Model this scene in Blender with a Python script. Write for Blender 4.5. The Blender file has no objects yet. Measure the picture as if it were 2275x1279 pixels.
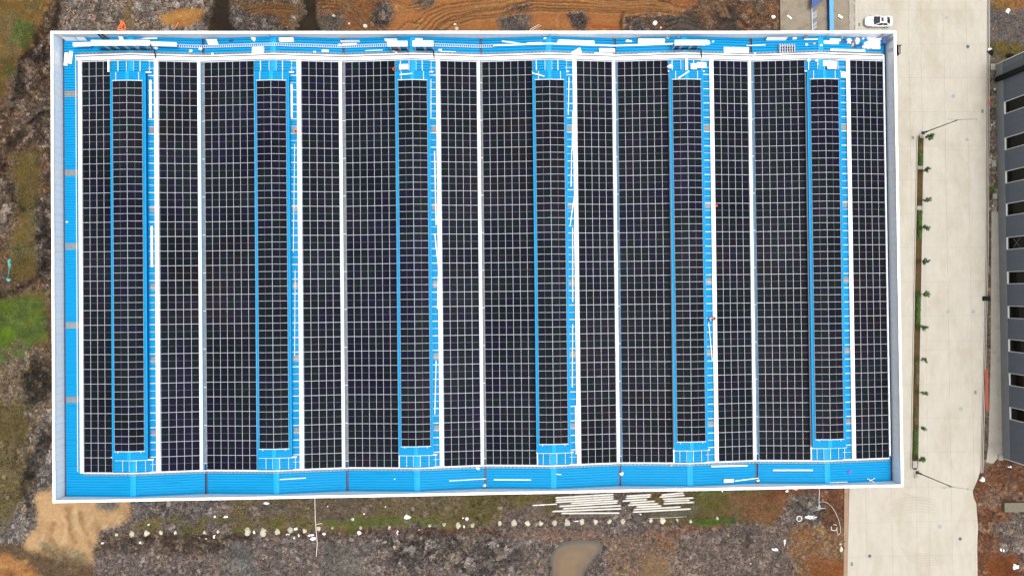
import bpy, math, random
import numpy as np
from mathutils import Vector, Matrix, Euler

# ------------------------------------------------------------------ camera, sky, sun, exposure
sc = bpy.context.scene
CAM_LOC = (-2.8961, -1.4215, 118.3621)
CAM_ROT = (0.0096917, -0.0276684, -0.0110310)
FPX = 1517.0
cd = bpy.data.cameras.new('camera'); cam = bpy.data.objects.new('camera', cd)
sc.collection.objects.link(cam)
cam.location = CAM_LOC; cam.rotation_euler = CAM_ROT
cd.sensor_width = 36.0; cd.lens = FPX / 2275.0 * 36.0
cd.clip_start = 1.0; cd.clip_end = 3000.0
sc.camera = cam

SUN_EL, SUN_AZ = math.radians(81), math.radians(95)      # azimuth from north, positive to the east
w = bpy.data.worlds.new('World'); sc.world = w; w.use_nodes = True
nt = w.node_tree; nt.nodes.clear()
sky = nt.nodes.new('ShaderNodeTexSky'); sky.sky_type = 'NISHITA'; sky.sun_disc = False
sky.sun_elevation = SUN_EL; sky.sun_rotation = SUN_AZ
sky.air_density = 1.0; sky.dust_density = 6.0; sky.ozone_density = 1.0
hs = nt.nodes.new('ShaderNodeHueSaturation'); hs.inputs['Saturation'].default_value = 0.12
bg = nt.nodes.new('ShaderNodeBackground'); bg.inputs['Strength'].default_value = 0.15
wo = nt.nodes.new('ShaderNodeOutputWorld')
nt.links.new(sky.outputs[0], hs.inputs['Color']); nt.links.new(hs.outputs[0], bg.inputs['Color'])
nt.links.new(bg.outputs[0], wo.inputs['Surface'])
sl = bpy.data.lights.new('sun', 'SUN'); so = bpy.data.objects.new('sun', sl); sc.collection.objects.link(so)
sl.energy = 1.0; sl.angle = math.radians(26); sl.color = (1.0, 0.965, 0.91)
d = Vector((math.sin(SUN_AZ) * math.cos(SUN_EL), math.cos(SUN_AZ) * math.cos(SUN_EL), math.sin(SUN_EL)))
so.rotation_euler = d.to_track_quat('Z', 'Y').to_euler()
sc.view_settings.view_transform = 'Standard'; sc.view_settings.look = 'None'
sc.view_settings.gamma = 1.0; sc.view_settings.use_curve_mapping = False
sc.view_settings.exposure = 0.68

rng = random.Random(7); nr = np.random.default_rng(11)
COL = bpy.data.collections.new('site'); sc.collection.children.link(COL)

# the world position seen at photograph position (u, v) at height z
RM = np.array(Euler(CAM_ROT, 'XYZ').to_matrix())
def at(u, v, z=0.0):
    dd = RM @ np.array([(u - 1137.5) / FPX, -(v - 639.5) / FPX, -1.0])
    t = (z - CAM_LOC[2]) / dd[2]
    return Vector((CAM_LOC[0] + t * dd[0], CAM_LOC[1] + t * dd[1], z))

# ------------------------------------------------------------------ helpers
def s2l(c):
    return tuple((x / 12.92 if x <= 0.04045 else ((x + 0.055) / 1.055) ** 2.4) for x in [q / 255.0 for q in c])
KX = 2.1
def alb(c):          # sRGB as seen -> surface albedo under this light
    return tuple(min(0.82, x / KX) for x in s2l(c))

class MB:
    def __init__(s): s.v = []; s.f = []; s.m = []
    def add(s, vs, fs, m=0):
        n = len(s.v); s.v += [tuple(p) for p in vs]
        s.f += [tuple(i + n for i in f) for f in fs]; s.m += [m] * len(fs)
    def box(s, x0, y0, z0, x1, y1, z1, m=0):
        s.add([(x0,y0,z0),(x1,y0,z0),(x1,y1,z0),(x0,y1,z0),(x0,y0,z1),(x1,y0,z1),(x1,y1,z1),(x0,y1,z1)],
              [(3,2,1,0),(4,5,6,7),(0,1,5,4),(1,2,6,5),(2,3,7,6),(3,0,4,7)], m)
    def hexa(s, b, t, m=0):    # 4 bottom + 4 top points, counter-clockwise
        s.add(list(b) + list(t), [(3,2,1,0),(4,5,6,7),(0,1,5,4),(1,2,6,5),(2,3,7,6),(3,0,4,7)], m)
    def beam(s, p, q, wd, ht, m=0):   # box along p->q, q and p centres of the bottom
        p = Vector(p); q = Vector(q); d = (q - p); h = Vector((d.x, d.y, 0))
        n = Vector((-h.y, h.x, 0)).normalized() * (wd / 2) if h.length > 1e-5 else Vector((wd/2, 0, 0))
        up = Vector((0, 0, ht)) if h.length > 1e-5 else Vector((0, ht, 0))
        s.hexa([p - n, q - n, q + n, p + n], [p - n + up, q - n + up, q + n + up, p + n + up], m)
    def tube(s, pts, r, n=8, m=0, caps=True):
        pts = [Vector(p) for p in pts]; base = len(s.v); rings = []
        for i, p in enumerate(pts):
            a = pts[max(i-1, 0)]; b = pts[min(i+1, len(pts)-1)]
            d = (b - a).normalized(); q = d.to_track_quat('Z', 'Y')
            rr = r[i] if isinstance(r, (list, tuple)) else r
            for k in range(n):
                t = 2 * math.pi * k / n
                s.v.append(tuple(p + q @ Vector((math.cos(t) * rr, math.sin(t) * rr, 0))))
        for i in range(len(pts) - 1):
            for k in range(n):
                a = base + i * n + k; b = base + i * n + (k + 1) % n
                s.f.append((a, b, b + n, a + n)); s.m.append(m)
        if caps:
            s.f.append(tuple(base + k for k in reversed(range(n)))); s.m.append(m)
            e = base + (len(pts) - 1) * n
            s.f.append(tuple(e + k for k in range(n))); s.m.append(m)
    def lathe(s, prof, n=20, c=(0, 0, 0), m=0):    # prof: (r, z)
        base = len(s.v)
        for r, z in prof:
            for k in range(n):
                t = 2 * math.pi * k / n
                s.v.append((c[0] + r * math.cos(t), c[1] + r * math.sin(t), c[2] + z))
        for i in range(len(prof) - 1):
            for k in range(n):
                a = base + i * n + k; b = base + i * n + (k + 1) % n
                s.f.append((a, b, b + n, a + n)); s.m.append(m)
        s.f.append(tuple(base + k for k in reversed(range(n)))); s.m.append(m)
        e = base + (len(prof) - 1) * n
        s.f.append(tuple(e + k for k in range(n))); s.m.append(m)
    def mesh(s, name, mats, smooth=False):
        me = bpy.data.meshes.new(name); me.from_pydata(s.v, [], s.f)
        for m in (mats if isinstance(mats, (list, tuple)) else [mats]): me.materials.append(m)
        if any(s.m): me.polygons.foreach_set('material_index', s.m)
        if smooth: me.polygons.foreach_set('use_smooth', [True] * len(s.f))
        me.update(); return me

def link(name, me, parent=None, loc=None, rot=None):
    o = bpy.data.objects.new(name, me); COL.objects.link(o)
    if parent is not None: o.parent = parent
    if loc is not None: o.location = loc
    if rot is not None: o.rotation_euler = rot
    return o
def obj(name, mb, mats, parent=None, smooth=False, loc=None, rot=None):
    return link(name, mb.mesh(name, mats, smooth), parent, loc, rot)
def tag(o, label=None, cat=None, group=None, kind=None):
    if label: o['label'] = label
    if cat: o['category'] = cat
    if group: o['group'] = group
    if kind: o['kind'] = kind
    return o
def thing(name, label, cat, loc=(0, 0, 0), rz=0.0, group=None):
    o = bpy.data.objects.new(name, None); COL.objects.link(o)
    o.location = loc; o.rotation_euler = (0, 0, rz); o.empty_display_size = 0.2
    return tag(o, label, cat, group)
def copy_tree(o, parent=None):
    c = o.copy(); COL.objects.link(c); c.parent = parent
    for ch in list(o.children): copy_tree(ch, c)
    return c
ORD = ['', 'first', 'second', 'third', 'fourth', 'fifth', 'sixth', 'seventh', 'eighth', 'ninth', 'tenth', 'eleventh',
       'twelfth', 'thirteenth', 'fourteenth', 'fifteenth', 'sixteenth', 'seventeenth', 'eighteenth', 'nineteenth', 'twentieth',
       'twenty-first', 'twenty-second', 'twenty-third', 'twenty-fourth', 'twenty-fifth', 'twenty-sixth', 'twenty-seventh',
       'twenty-eighth', 'twenty-ninth', 'thirtieth', 'thirty-first', 'thirty-second', 'thirty-third', 'thirty-fourth']

# ------------------------------------------------------------------ materials
def mat(name, color, rough=0.6, metal=0.0, var=0.12, scale=3.0, bump=0.0, bscale=20.0, spec=0.5, stretch=None,
        dirt=None, dirt_scale=0.6, dirt_amt=0.0, objvar=0.0, coords='Object'):
    m = bpy.data.materials.new(name); m.use_nodes = True
    n = m.node_tree; N = n.nodes; L = n.links
    b = N['Principled BSDF']
    b.inputs['Roughness'].default_value = rough; b.inputs['Metallic'].default_value = metal
    b.inputs['Specular IOR Level'].default_value = spec
    tc = N.new('ShaderNodeTexCoord'); src = tc.outputs[coords]
    if stretch:
        mp = N.new('ShaderNodeMapping'); mp.inputs['Scale'].default_value = stretch
        L.new(src, mp.inputs['Vector']); src = mp.outputs[0]
    no = N.new('ShaderNodeTexNoise'); no.inputs['Scale'].default_value = scale; no.inputs['Detail'].default_value = 6
    no.inputs['Roughness'].default_value = 0.65
    L.new(src, no.inputs['Vector'])
    mr = N.new('ShaderNodeMapRange'); mr.inputs['From Min'].default_value = 0.28; mr.inputs['From Max'].default_value = 0.72
    mr.inputs['To Min'].default_value = 1 - var; mr.inputs['To Max'].default_value = 1 + var
    L.new(no.outputs['Fac'], mr.inputs['Value'])
    val = mr.outputs[0]
    if objvar:
        oi = N.new('ShaderNodeObjectInfo'); m2 = N.new('ShaderNodeMapRange')
        m2.inputs['To Min'].default_value = 1 - objvar; m2.inputs['To Max'].default_value = 1 + objvar
        L.new(oi.outputs['Random'], m2.inputs['Value'])
        mm = N.new('ShaderNodeMath'); mm.operation = 'MULTIPLY'
        L.new(val, mm.inputs[0]); L.new(m2.outputs[0], mm.inputs[1]); val = mm.outputs[0]
    vm = N.new('ShaderNodeVectorMath'); vm.operation = 'SCALE'
    vm.inputs[0].default_value = color[:3]; L.new(val, vm.inputs['Scale'])
    out = vm.outputs[0]
    if dirt:
        n2 = N.new('ShaderNodeTexNoise'); n2.inputs['Scale'].default_value = dirt_scale; n2.inputs['Detail'].default_value = 8
        n2.inputs['Roughness'].default_value = 0.7
        L.new(src, n2.inputs['Vector'])
        r2 = N.new('ShaderNodeMapRange'); r2.inputs['From Min'].default_value = 0.48; r2.inputs['From Max'].default_value = 0.75
        r2.inputs['To Max'].default_value = dirt_amt; L.new(n2.outputs['Fac'], r2.inputs['Value'])
        mx = N.new('ShaderNodeMix'); mx.data_type = 'RGBA'
        L.new(r2.outputs[0], mx.inputs[0]); L.new(out, mx.inputs[6]); mx.inputs[7].default_value = (*dirt, 1)
        out = mx.outputs[2]
    L.new(out, b.inputs['Base Color'])
    if bump:
        nb = N.new('ShaderNodeTexNoise'); nb.inputs['Scale'].default_value = bscale; nb.inputs['Detail'].default_value = 5
        L.new(src, nb.inputs['Vector'])
        bu = N.new('ShaderNodeBump'); bu.inputs['Strength'].default_value = bump; bu.inputs['Distance'].default_value = 0.05
        L.new(nb.outputs['Fac'], bu.inputs['Height']); L.new(bu.outputs[0], b.inputs['Normal'])
    return m

M = {}
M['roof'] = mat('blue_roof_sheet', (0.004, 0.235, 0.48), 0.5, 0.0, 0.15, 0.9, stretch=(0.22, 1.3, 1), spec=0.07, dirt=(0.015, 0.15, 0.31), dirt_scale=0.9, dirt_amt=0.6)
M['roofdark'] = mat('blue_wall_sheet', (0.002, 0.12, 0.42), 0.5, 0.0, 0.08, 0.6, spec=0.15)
M['ridge'] = mat('blue_flashing', (0.005, 0.26, 0.52), 0.5, 0.0, 0.10, 0.8, spec=0.15)
M['white'] = mat('white_paint', (0.80, 0.80, 0.80), 0.45, 0, 0.03, 1.0, dirt=(0.45, 0.44, 0.42), dirt_scale=1.2, dirt_amt=0.25)
M['coping'] = mat('white_coping_sheet', (0.82, 0.82, 0.82), 0.45, 0, 0.03, 1.0, dirt=(0.50, 0.49, 0.47), dirt_scale=0.8, dirt_amt=0.35, objvar=0.03)
M['board'] = mat('white_board', (0.80, 0.79, 0.78), 0.5, 0, 0.03, 2.0, dirt=(0.55, 0.54, 0.52), dirt_scale=1.5, dirt_amt=0.2)
M['tray'] = mat('white_tray_cover', (0.72, 0.72, 0.73), 0.4, 0, 0.02, 2.0, dirt=(0.50, 0.50, 0.50), dirt_scale=2.0, dirt_amt=0.2)
M['wallpanel'] = mat('pale_wall_panel', (0.78, 0.81, 0.83), 0.5, 0, 0.03, 0.8, stretch=(1, 1, 0.3), dirt=(0.62, 0.68, 0.72), dirt_scale=0.7, dirt_amt=0.35)
M['outer'] = mat('outer_wall_sheet', (0.55, 0.60, 0.65), 0.5, 0, 0.05, 0.8)
M['alu'] = mat('aluminium_rail', (0.45, 0.49, 0.55), 0.5, 0.0, 0.05, 4)
M['galv'] = mat('galvanised_steel', (0.13, 0.135, 0.15), 0.7, 0.0, 0.45, 5, dirt=(0.08, 0.09, 0.12), dirt_scale=2.5, dirt_amt=0.8)
M['gutterdark'] = mat('dark_gutter', (0.02, 0.05, 0.13), 0.5, 0, 0.3, 3)  # dark navy for the gutter troughs and the deck below the roof
M['skylight'] = mat('translucent_sheet', (0.19, 0.185, 0.165), 0.5, 0, 0.25, 2.0, stretch=(3, 1, 1), dirt=(0.32, 0.31, 0.28), dirt_scale=3, dirt_amt=0.6, objvar=0.15)
M['frame'] = mat('panel_frame', (0.46, 0.46, 0.49), 0.5, 0.0, 0.05, 2)
M['midline'] = mat('panel_busbar', (0.10, 0.10, 0.12), 0.5, 0, 0.3, 1.5)
M['black'] = mat('black_plastic', (0.009, 0.009, 0.010), 0.6, spec=0.1)
M['dark'] = mat('dark_steel', (0.05, 0.05, 0.055), 0.5, 0.2)
M['grey'] = mat('grey_steel', (0.22, 0.23, 0.24), 0.5, 0.2, 0.15)
M['concrete'] = mat('concrete_road', alb((225, 217, 202)), 0.85, 0, 0.07, 0.5, stretch=(1.6, 0.7, 1), bump=0.15, bscale=12, spec=0.2, coords='Object',
                    dirt=alb((205, 192, 168)), dirt_scale=0.13, dirt_amt=0.9, objvar=0.014)
M['joint'] = mat('road_joint', alb((190, 181, 164)), 0.95, 0, 0.1, 2, spec=0.1)
M['curb'] = mat('curb_concrete', alb((222, 214, 204)), 0.85, 0, 0.06, 1.0, spec=0.2, dirt=alb((150, 140, 128)), dirt_scale=1.0, dirt_amt=0.5)
M['padcon'] = mat('rough_concrete', alb((176, 163, 144)), 0.9, 0, 0.12, 0.8, bump=0.4, bscale=6, spec=0.15, dirt=alb((130, 116, 98)), dirt_scale=0.5, dirt_amt=0.8)
M['palecon'] = mat('pale_concrete', alb((205, 197, 184)), 0.9, 0, 0.10, 1.0, bump=0.3, bscale=8, spec=0.15, dirt=alb((150, 145, 130)), dirt_scale=0.5, dirt_amt=0.7, objvar=0.06)
M['beamcon'] = mat('edge_beam_concrete', alb((190, 160, 135)), 0.9, 0, 0.10, 1.0, spec=0.15)
M['pile'] = mat('concrete_pile', (0.54, 0.51, 0.46), 0.7, 0, 0.06, 1.2, spec=0.25, dirt=alb((150, 142, 128)), dirt_scale=1.2, dirt_amt=0.5, objvar=0.07)
M['pilehead'] = mat('pile_head', (0.44, 0.41, 0.32), 0.95, 0, 0.3, 2.2, bump=0.5, bscale=10, spec=0.1, dirt=alb((130, 125, 95)), dirt_scale=2, dirt_amt=0.8, objvar=0.2)
M['foam'] = mat('white_foam', (0.72, 0.72, 0.70), 0.8, 0, 0.10, 4, spec=0.2, bump=.5, bscale=7, dirt=(0.36, 0.32, 0.27), dirt_scale=2.2, dirt_amt=0.8)
M['slate'] = mat('slate_wall_cladding', (0.10, 0.118, 0.145), 0.5, 0, 0.06, 0.5, stretch=(1, 3, 0.4), spec=0.2)
M['plinth'] = mat('grey_plinth', (0.19, 0.195, 0.20), 0.8, 0, 0.10, 0.6, spec=0.2)
M['glassdark'] = mat('dark_window_glass', (0.004, 0.004, 0.004), 0.1, 0, 0.3, 0.5, spec=0.15)
M['orange'] = mat('orange_plastic', (0.75, 0.13, 0.03), 0.5, 0, 0.1)
M['red'] = mat('red_plastic', (0.55, 0.05, 0.035), 0.5, 0, 0.1)
M['teal'] = mat('teal_netting', (0.05, 0.30, 0.25), 0.8, 0, 0.3, 6)
M['blue'] = mat('blue_steel', (0.02, 0.17, 0.46), 0.45, 0, 0.1)
M['bluetop'] = mat('light_blue_steel', (0.05, 0.26, 0.58), 0.45, 0, 0.1)
M['navy'] = mat('navy_steel', (0.008, 0.045, 0.20), 0.5, 0, 0.1)
M['bark'] = mat('bark', (0.06, 0.045, 0.03), 0.9, 0, 0.3, 8)
M['leafdark'] = mat('sapling_leaf', (0.035, 0.075, 0.02), 0.6, 0, 0.5, 2.5, spec=0.3)
M['leafgreen'] = mat('hedge_leaf', (0.045, 0.10, 0.014), 0.6, 0, 0.5, 2.5, spec=0.3)
M['weed'] = mat('weed_leaf', (0.066, 0.105, 0.018), 0.7, 0, 0.6, 0.5, spec=0.2)
M['drygrass'] = mat('dry_grass', (0.11, 0.092, 0.04), 0.8, 0, 0.6, 0.5, spec=0.2)
M['water'] = mat('muddy_water', alb((140, 112, 76)), 0.15, 0, 0.22, 0.35, spec=0.35, dirt=alb((88, 76, 58)), dirt_scale=0.3, dirt_amt=0.8)
M['carwhite'] = mat('white_car_paint', (0.72, 0.72, 0.72), 0.22, 0, 0.01, 1, spec=0.5)
M['carglass'] = mat('car_glass', (0.015, 0.022, 0.026), 0.06, 0, 0.2, 2, spec=0.6)
M['rubber'] = mat('rubber', (0.02, 0.02, 0.02), 0.8)
M['lamp'] = mat('lamp_glass', (0.55, 0.57, 0.6), 0.2, 0, 0.05)
M['skin'] = mat('skin', (0.42, 0.22, 0.15), 0.6, 0, 0.05)
M['shirt_orange'] = mat('pale_orange_shirt', (0.75, 0.33, 0.24), 0.8, 0, 0.1, 8)
M['shirt_pink'] = mat('pale_pink_shirt', (0.78, 0.50, 0.50), 0.8, 0, 0.1, 8)
M['trousers'] = mat('dark_trousers', (0.04, 0.045, 0.07), 0.8, 0, 0.1, 8)
M['hair'] = mat('black_hair', (0.012, 0.01, 0.01), 0.7)
M['tan'] = mat('cardboard', (0.50, 0.34, 0.18), 0.8, 0, 0.15, 3)
M['plastic'] = mat('clear_wrap', (0.62, 0.64, 0.68), 0.35, 0, 0.18, 5, bump=0.6, bscale=6)
M['pipew'] = mat('pale_hose', (0.62, 0.58, 0.52), 0.5, 0, 0.05)
M['pinkcloth'] = mat('purple_netting', (0.18, 0.10, 0.45), 0.8, 0, 0.3)
M['slab'] = mat('mossy_concrete_slab', alb((150, 142, 124)), 0.9, 0, 0.2, 1.5, bump=0.4, bscale=6, spec=0.15, dirt=alb((95, 90, 72)), dirt_scale=1.5, dirt_amt=0.8)

# rib lines of the roof: slightly grimy along the pans
def panel_material():
    m = bpy.data.materials.new('solar_glass'); m.use_nodes = True
    n = m.node_tree; N = n.nodes; L = n.links; b = N['Principled BSDF']
    b.inputs['Roughness'].default_value = 0.22; b.inputs['Specular IOR Level'].default_value = 0.006
    oi = N.new('ShaderNodeObjectInfo')
    cr = N.new('ShaderNodeValToRGB'); 
    gp = N.new('ShaderNodeNewGeometry'); nn = N.new('ShaderNodeTexNoise'); nn.inputs['Scale'].default_value = 0.055; nn.inputs['Detail'].default_value = 4
    L.new(gp.outputs['Position'], nn.inputs['Vector']); ma = N.new('ShaderNodeMath'); ma.operation = 'MULTIPLY_ADD'; ma.inputs[1].default_value = 0.22; L.new(oi.outputs['Random'], ma.inputs[0]); L.new(nn.outputs['Fac'], ma.inputs[2])
    mb_ = N.new('ShaderNodeMath'); mb_.operation = 'MULTIPLY_ADD'; mb_.inputs[1].default_value = 2.0; mb_.inputs[2].default_value = -0.72; L.new(ma.outputs[0], mb_.inputs[0]); L.new(mb_.outputs[0], cr.inputs[0])
    e = cr.color_ramp.elements
    e[0].position = 0.0; e[0].color = (0.0068, 0.0072, 0.0160, 1)
    e[1].position = 1.0; e[1].color = (0.0090, 0.0080, 0.0095, 1)
    for p, c in ((0.2, (0.0078, 0.0072, 0.0175, 1)), (0.4, (0.0064, 0.0080, 0.0135, 1)), (0.6, (0.0064, 0.0098, 0.0115, 1)), (0.8, (0.0088, 0.0080, 0.0145, 1))):
        x = cr.color_ramp.elements.new(p); x.color = c
    ge = N.new('ShaderNodeNewGeometry')
    no = N.new('ShaderNodeTexNoise'); no.inputs['Scale'].default_value = 0.12; no.inputs['Detail'].default_value = 5
    L.new(ge.outputs['Position'], no.inputs['Vector'])
    mr = N.new('ShaderNodeMapRange'); mr.inputs['From Min'].default_value = 0.3; mr.inputs['From Max'].default_value = 0.7
    mr.inputs['To Min'].default_value = 0.75; mr.inputs['To Max'].default_value = 1.35
    L.new(no.outputs['Fac'], mr.inputs['Value'])
    vm = N.new('ShaderNodeVectorMath'); vm.operation = 'SCALE'
    L.new(cr.outputs[0], vm.inputs[0]); L.new(mr.outputs[0], vm.inputs['Scale']); L.new(vm.outputs[0], b.inputs['Base Color'])
    return m
M['cell'] = panel_material()

def ground_material():
    m = bpy.data.materials.new('site_ground'); m.use_nodes = True
    n = m.node_tree; N = n.nodes; L = n.links; b = N['Principled BSDF']
    b.inputs['Roughness'].default_value = 0.95; b.inputs['Specular IOR Level'].default_value = 0.12
    ac = N.new('ShaderNodeAttribute'); ac.attribute_name = 'Col'
    ar = N.new('ShaderNodeAttribute'); ar.attribute_name = 'rock'
    tc = N.new('ShaderNodeTexCoord')
    def voro(scale, feat='F1'):
        v = N.new('ShaderNodeTexVoronoi'); v.inputs['Scale'].default_value = scale; v.feature = feat
        L.new(tc.outputs['Object'], v.inputs['Vector']); return v
    def noise(scale, det=6, rgh=0.7):
        v = N.new('ShaderNodeTexNoise'); v.inputs['Scale'].default_value = scale; v.inputs['Detail'].default_value = det
        v.inputs['Roughness'].default_value = rgh; L.new(tc.outputs['Object'], v.inputs['Vector']); return v
    def math_(op, a, bb, c=None):
        x = N.new('ShaderNodeMath'); x.operation = op
        for i, q in enumerate((a, bb, c)):
            if q is None: continue
            if isinstance(q, (int, float)): x.inputs[i].default_value = q
            else: L.new(q, x.inputs[i])
        return x.outputs[0]
    v1 = voro(3.1); v2 = voro(7.0)
    sep1 = N.new('ShaderNodeSeparateColor'); L.new(v1.outputs['Color'], sep1.inputs[0])
    sep2 = N.new('ShaderNodeSeparateColor'); L.new(v2.outputs['Color'], sep2.inputs[0])
    # stone brightness, deviation from 1, scaled by rockiness
    c1 = math_('MULTIPLY', math_('SUBTRACT', math_('POWER', sep1.outputs[0], 1.8), 0.36), 1.25)
    c2 = math_('MULTIPLY', math_('SUBTRACT', math_('POWER', sep2.outputs[1], 2.5), 0.28), 1.6)
    dev = math_('MULTIPLY', math_('ADD', c1, c2), ar.outputs['Fac'])
    nz = noise(1.3, 9, 0.78); nz2 = noise(6.0, 5, 0.8)
    dn = math_('MULTIPLY', math_('SUBTRACT', nz.outputs['Fac'], 0.5), 1.7)
    dn2 = math_('MULTIPLY', math_('SUBTRACT', nz2.outputs['Fac'], 0.5), 1.0)
    fine = math_('ADD', math_('MULTIPLY', dn, math_('MULTIPLY_ADD', ar.outputs['Fac'], 0.85, 0.16)), math_('MULTIPLY', dn2, math_('MULTIPLY_ADD', ar.outputs['Fac'], 0.8, 0.15)))
    tot = math_('MAXIMUM', math_('ADD', math_('ADD', dev, fine), 1.0), 0.22)
    vm = N.new('ShaderNodeVectorMath'); vm.operation = 'SCALE'
    L.new(ac.outputs['Color'], vm.inputs[0]); L.new(tot, vm.inputs['Scale']); L.new(vm.outputs[0], b.inputs['Base Color'])
    h = math_('ADD', math_('MULTIPLY', math_('SUBTRACT', 0.6, v1.outputs['Distance']), math_('MULTIPLY', ar.outputs['Fac'], 0.9)), math_('MULTIPLY', nz.outputs['Fac'], math_('MULTIPLY_ADD', ar.outputs['Fac'], 1.0, 0.25)))
    bu = N.new('ShaderNodeBump'); bu.inputs['Strength'].default_value = 0.75; bu.inputs['Distance'].default_value = 0.22
    L.new(h, bu.inputs['Height']); L.new(bu.outputs[0], b.inputs['Normal'])
    return m
M['ground'] = ground_material()

# ------------------------------------------------------------------ numpy noise
def vnoise(x, y, scale, seed):
    g = np.random.default_rng(seed).random((256, 256))
    fx = x / scale + 1000.37; fy = y / scale + 1000.71
    ix = np.floor(fx).astype(int); iy = np.floor(fy).astype(int)
    tx = fx - ix; ty = fy - iy; tx = tx * tx * (3 - 2 * tx); ty = ty * ty * (3 - 2 * ty)
    a = g[ix % 256, iy % 256]; b = g[(ix + 1) % 256, iy % 256]; c = g[ix % 256, (iy + 1) % 256]; dd = g[(ix + 1) % 256, (iy + 1) % 256]
    return (a * (1 - tx) + b * tx) * (1 - ty) + (c * (1 - tx) + dd * tx) * ty
def fbm(x, y, scale, seed, oct=5, gain=0.55):
    s = 0; a = 1; t = 0
    for i in range(oct):
        s = s + a * vnoise(x, y, scale / 2 ** i, seed + i * 17); t += a; a *= gain
    return s / t
def ridged(x, y, scale, seed, oct=4):
    s = 0; a = 1; t = 0
    for i in range(oct):
        s = s + a * (1 - np.abs(2 * vnoise(x, y, scale / 2 ** i, seed + i * 31) - 1)); t += a; a *= 0.55
    return s / t
def pip(x, y, poly):
    ins = np.zeros(x.shape, bool); n = len(poly)
    for i in range(n):
        x0, y0 = poly[i]; x1, y1 = poly[(i + 1) % n]
        if y0 == y1: continue
        c = ((y0 > y) != (y1 > y)) & (x < (x1 - x0) * (y - y0) / (y1 - y0) + x0)
        ins ^= c
    return ins
def pdist(x, y, pts):
    dm = np.full(x.shape, 1e9)
    for (x0, y0), (x1, y1) in zip(pts[:-1], pts[1:]):
        dx, dy = x1 - x0, y1 - y0; L2 = dx * dx + dy * dy + 1e-9
        t = np.clip(((x - x0) * dx + (y - y0) * dy) / L2, 0, 1)
        dm = np.minimum(dm, np.hypot(x - x0 - t * dx, y - y0 - t * dy))
    return dm
def wp(pts): return [tuple(at(u, v, 0.0)[:2]) for u, v in pts]

# ------------------------------------------------------------------ the ground sheet
BX0, BX1, BY0, BY1 = -70.85, 62.0, -32.65, 40.0      # outer faces of the factory
def axis(a, b, step, far):
    inner = list(np.arange(a, b + 1e-6, step)); out = []
    dlt = step; p = b
    while p < far: dlt *= 1.35; p += dlt; out.append(p)
    lo = []; dlt = step; p = a
    while p > -far: dlt *= 1.35; p -= dlt; lo.append(p)
    return np.array(lo[::-1] + inner + out)
gx = axis(-92, 97, 0.24, 900); gy = axis(-57, 39.48, 0.24, 900); gy = np.concatenate([gy[gy <= 39.5], np.arange(39.6, 53.0, 0.125), [53.3, 53.7, 54.3, 55.2, 56.5, 58.5, 61.5, 66, 73, 84, 100, 124, 160, 215, 300, 430, 620, 900]])
X, Y = np.meshgrid(gx, gy, indexing='ij')
BASE = dict(brown=((104, 84, 66), (78, 64, 52)))
colr = np.zeros(X.shape + (3,)); rock = np.full(X.shape, 0.6); amp = np.full(X.shape, 0.10)
wx = (fbm(X, Y, 5.0, 5, 4) - 0.5); wy = (fbm(X, Y, 5.0, 55, 4) - 0.5)
wx2 = (fbm(X, Y, 1.6, 8, 3) - 0.5); wy2 = (fbm(X, Y, 1.6, 88, 3) - 0.5)
def lin(c): return np.array(alb(c))
n_big = fbm(X, Y, 9.0, 101, 6); n_mid = fbm(X, Y, 2.4, 202, 5); n_small = fbm(X, Y, 0.9, 303, 3)
def blur(mk, k=2):
    mk = mk.astype(float)
    for _ in range(k):
        mk[1:-1, :] = (mk[:-2, :] + 2 * mk[1:-1, :] + mk[2:, :]) / 4
        mk[:, 1:-1] = (mk[:, :-2] + 2 * mk[:, 1:-1] + mk[:, 2:]) / 4
    return mk
def zone(poly, ca, cb, rk, am, warp=2.5, soft=3, op=1.0, bias=0.0, cc=None, patch=None):
    P = wp(poly)
    mk = blur(pip(X + wx * warp * 1.4 + wx2 * warp * 0.9, Y + wy * warp * 1.4 + wy2 * warp * 0.9, P), soft + (2 if soft > 2 else 0)) * op
    if patch is not None: mk = mk * np.clip((fbm(X, Y, 3.0, 417, 5) - 0.5 + patch) * 7 + .5, 0, 1)
    t = np.clip((n_mid * 0.5 + n_big * 0.3 + n_small * 0.2 - 0.5 + bias) * 5.5 + 0.5, 0, 1)[..., None]
    c = lin(ca) * (1 - t) + lin(cb) * t
    if cc is not None:
        t2 = np.clip((n_small * 0.6 + n_mid * 0.4 - 0.56) * 9, 0, 1)[..., None]; c = c * (1 - t2) + lin(cc) * t2
    m3 = mk[..., None]
    colr[:] = colr * (1 - m3) + c * m3
    rock[:] = rock * (1 - mk) + rk * mk; amp[:] = amp * (1 - mk) + am * mk
ZL = np.zeros(X.shape)
def line(pts, c, wd, op=0.8, warp=1.0, rk=None, mod=2.2, dz=0.0):
    global ZL
    dd = pdist(X + wx * warp + wx2 * 0.4, Y + wy * warp + wy2 * 0.4, wp(pts))
    mk = np.clip(1.4 - dd / wd, 0, 1) * op * np.clip(0.5 + (n_small - 0.35) * mod, 0, 1)
    m3 = mk[..., None]; colr[:] = colr * (1 - m3) + lin(c) * m3; ZL = ZL + dz * mk
    if rk is not None: rock[:] = rock * (1 - mk) + rk * mk
t0 = np.clip((n_big - 0.5) * 5 + 0.5, 0, 1)[..., None]
colr[:] = lin((106, 88, 72)) * (1 - t0) + lin((84, 72, 60)) * t0
R4 = lambda a, b, c, dd: [(a, b), (c, b), (c, dd), (a, dd)]
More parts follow.
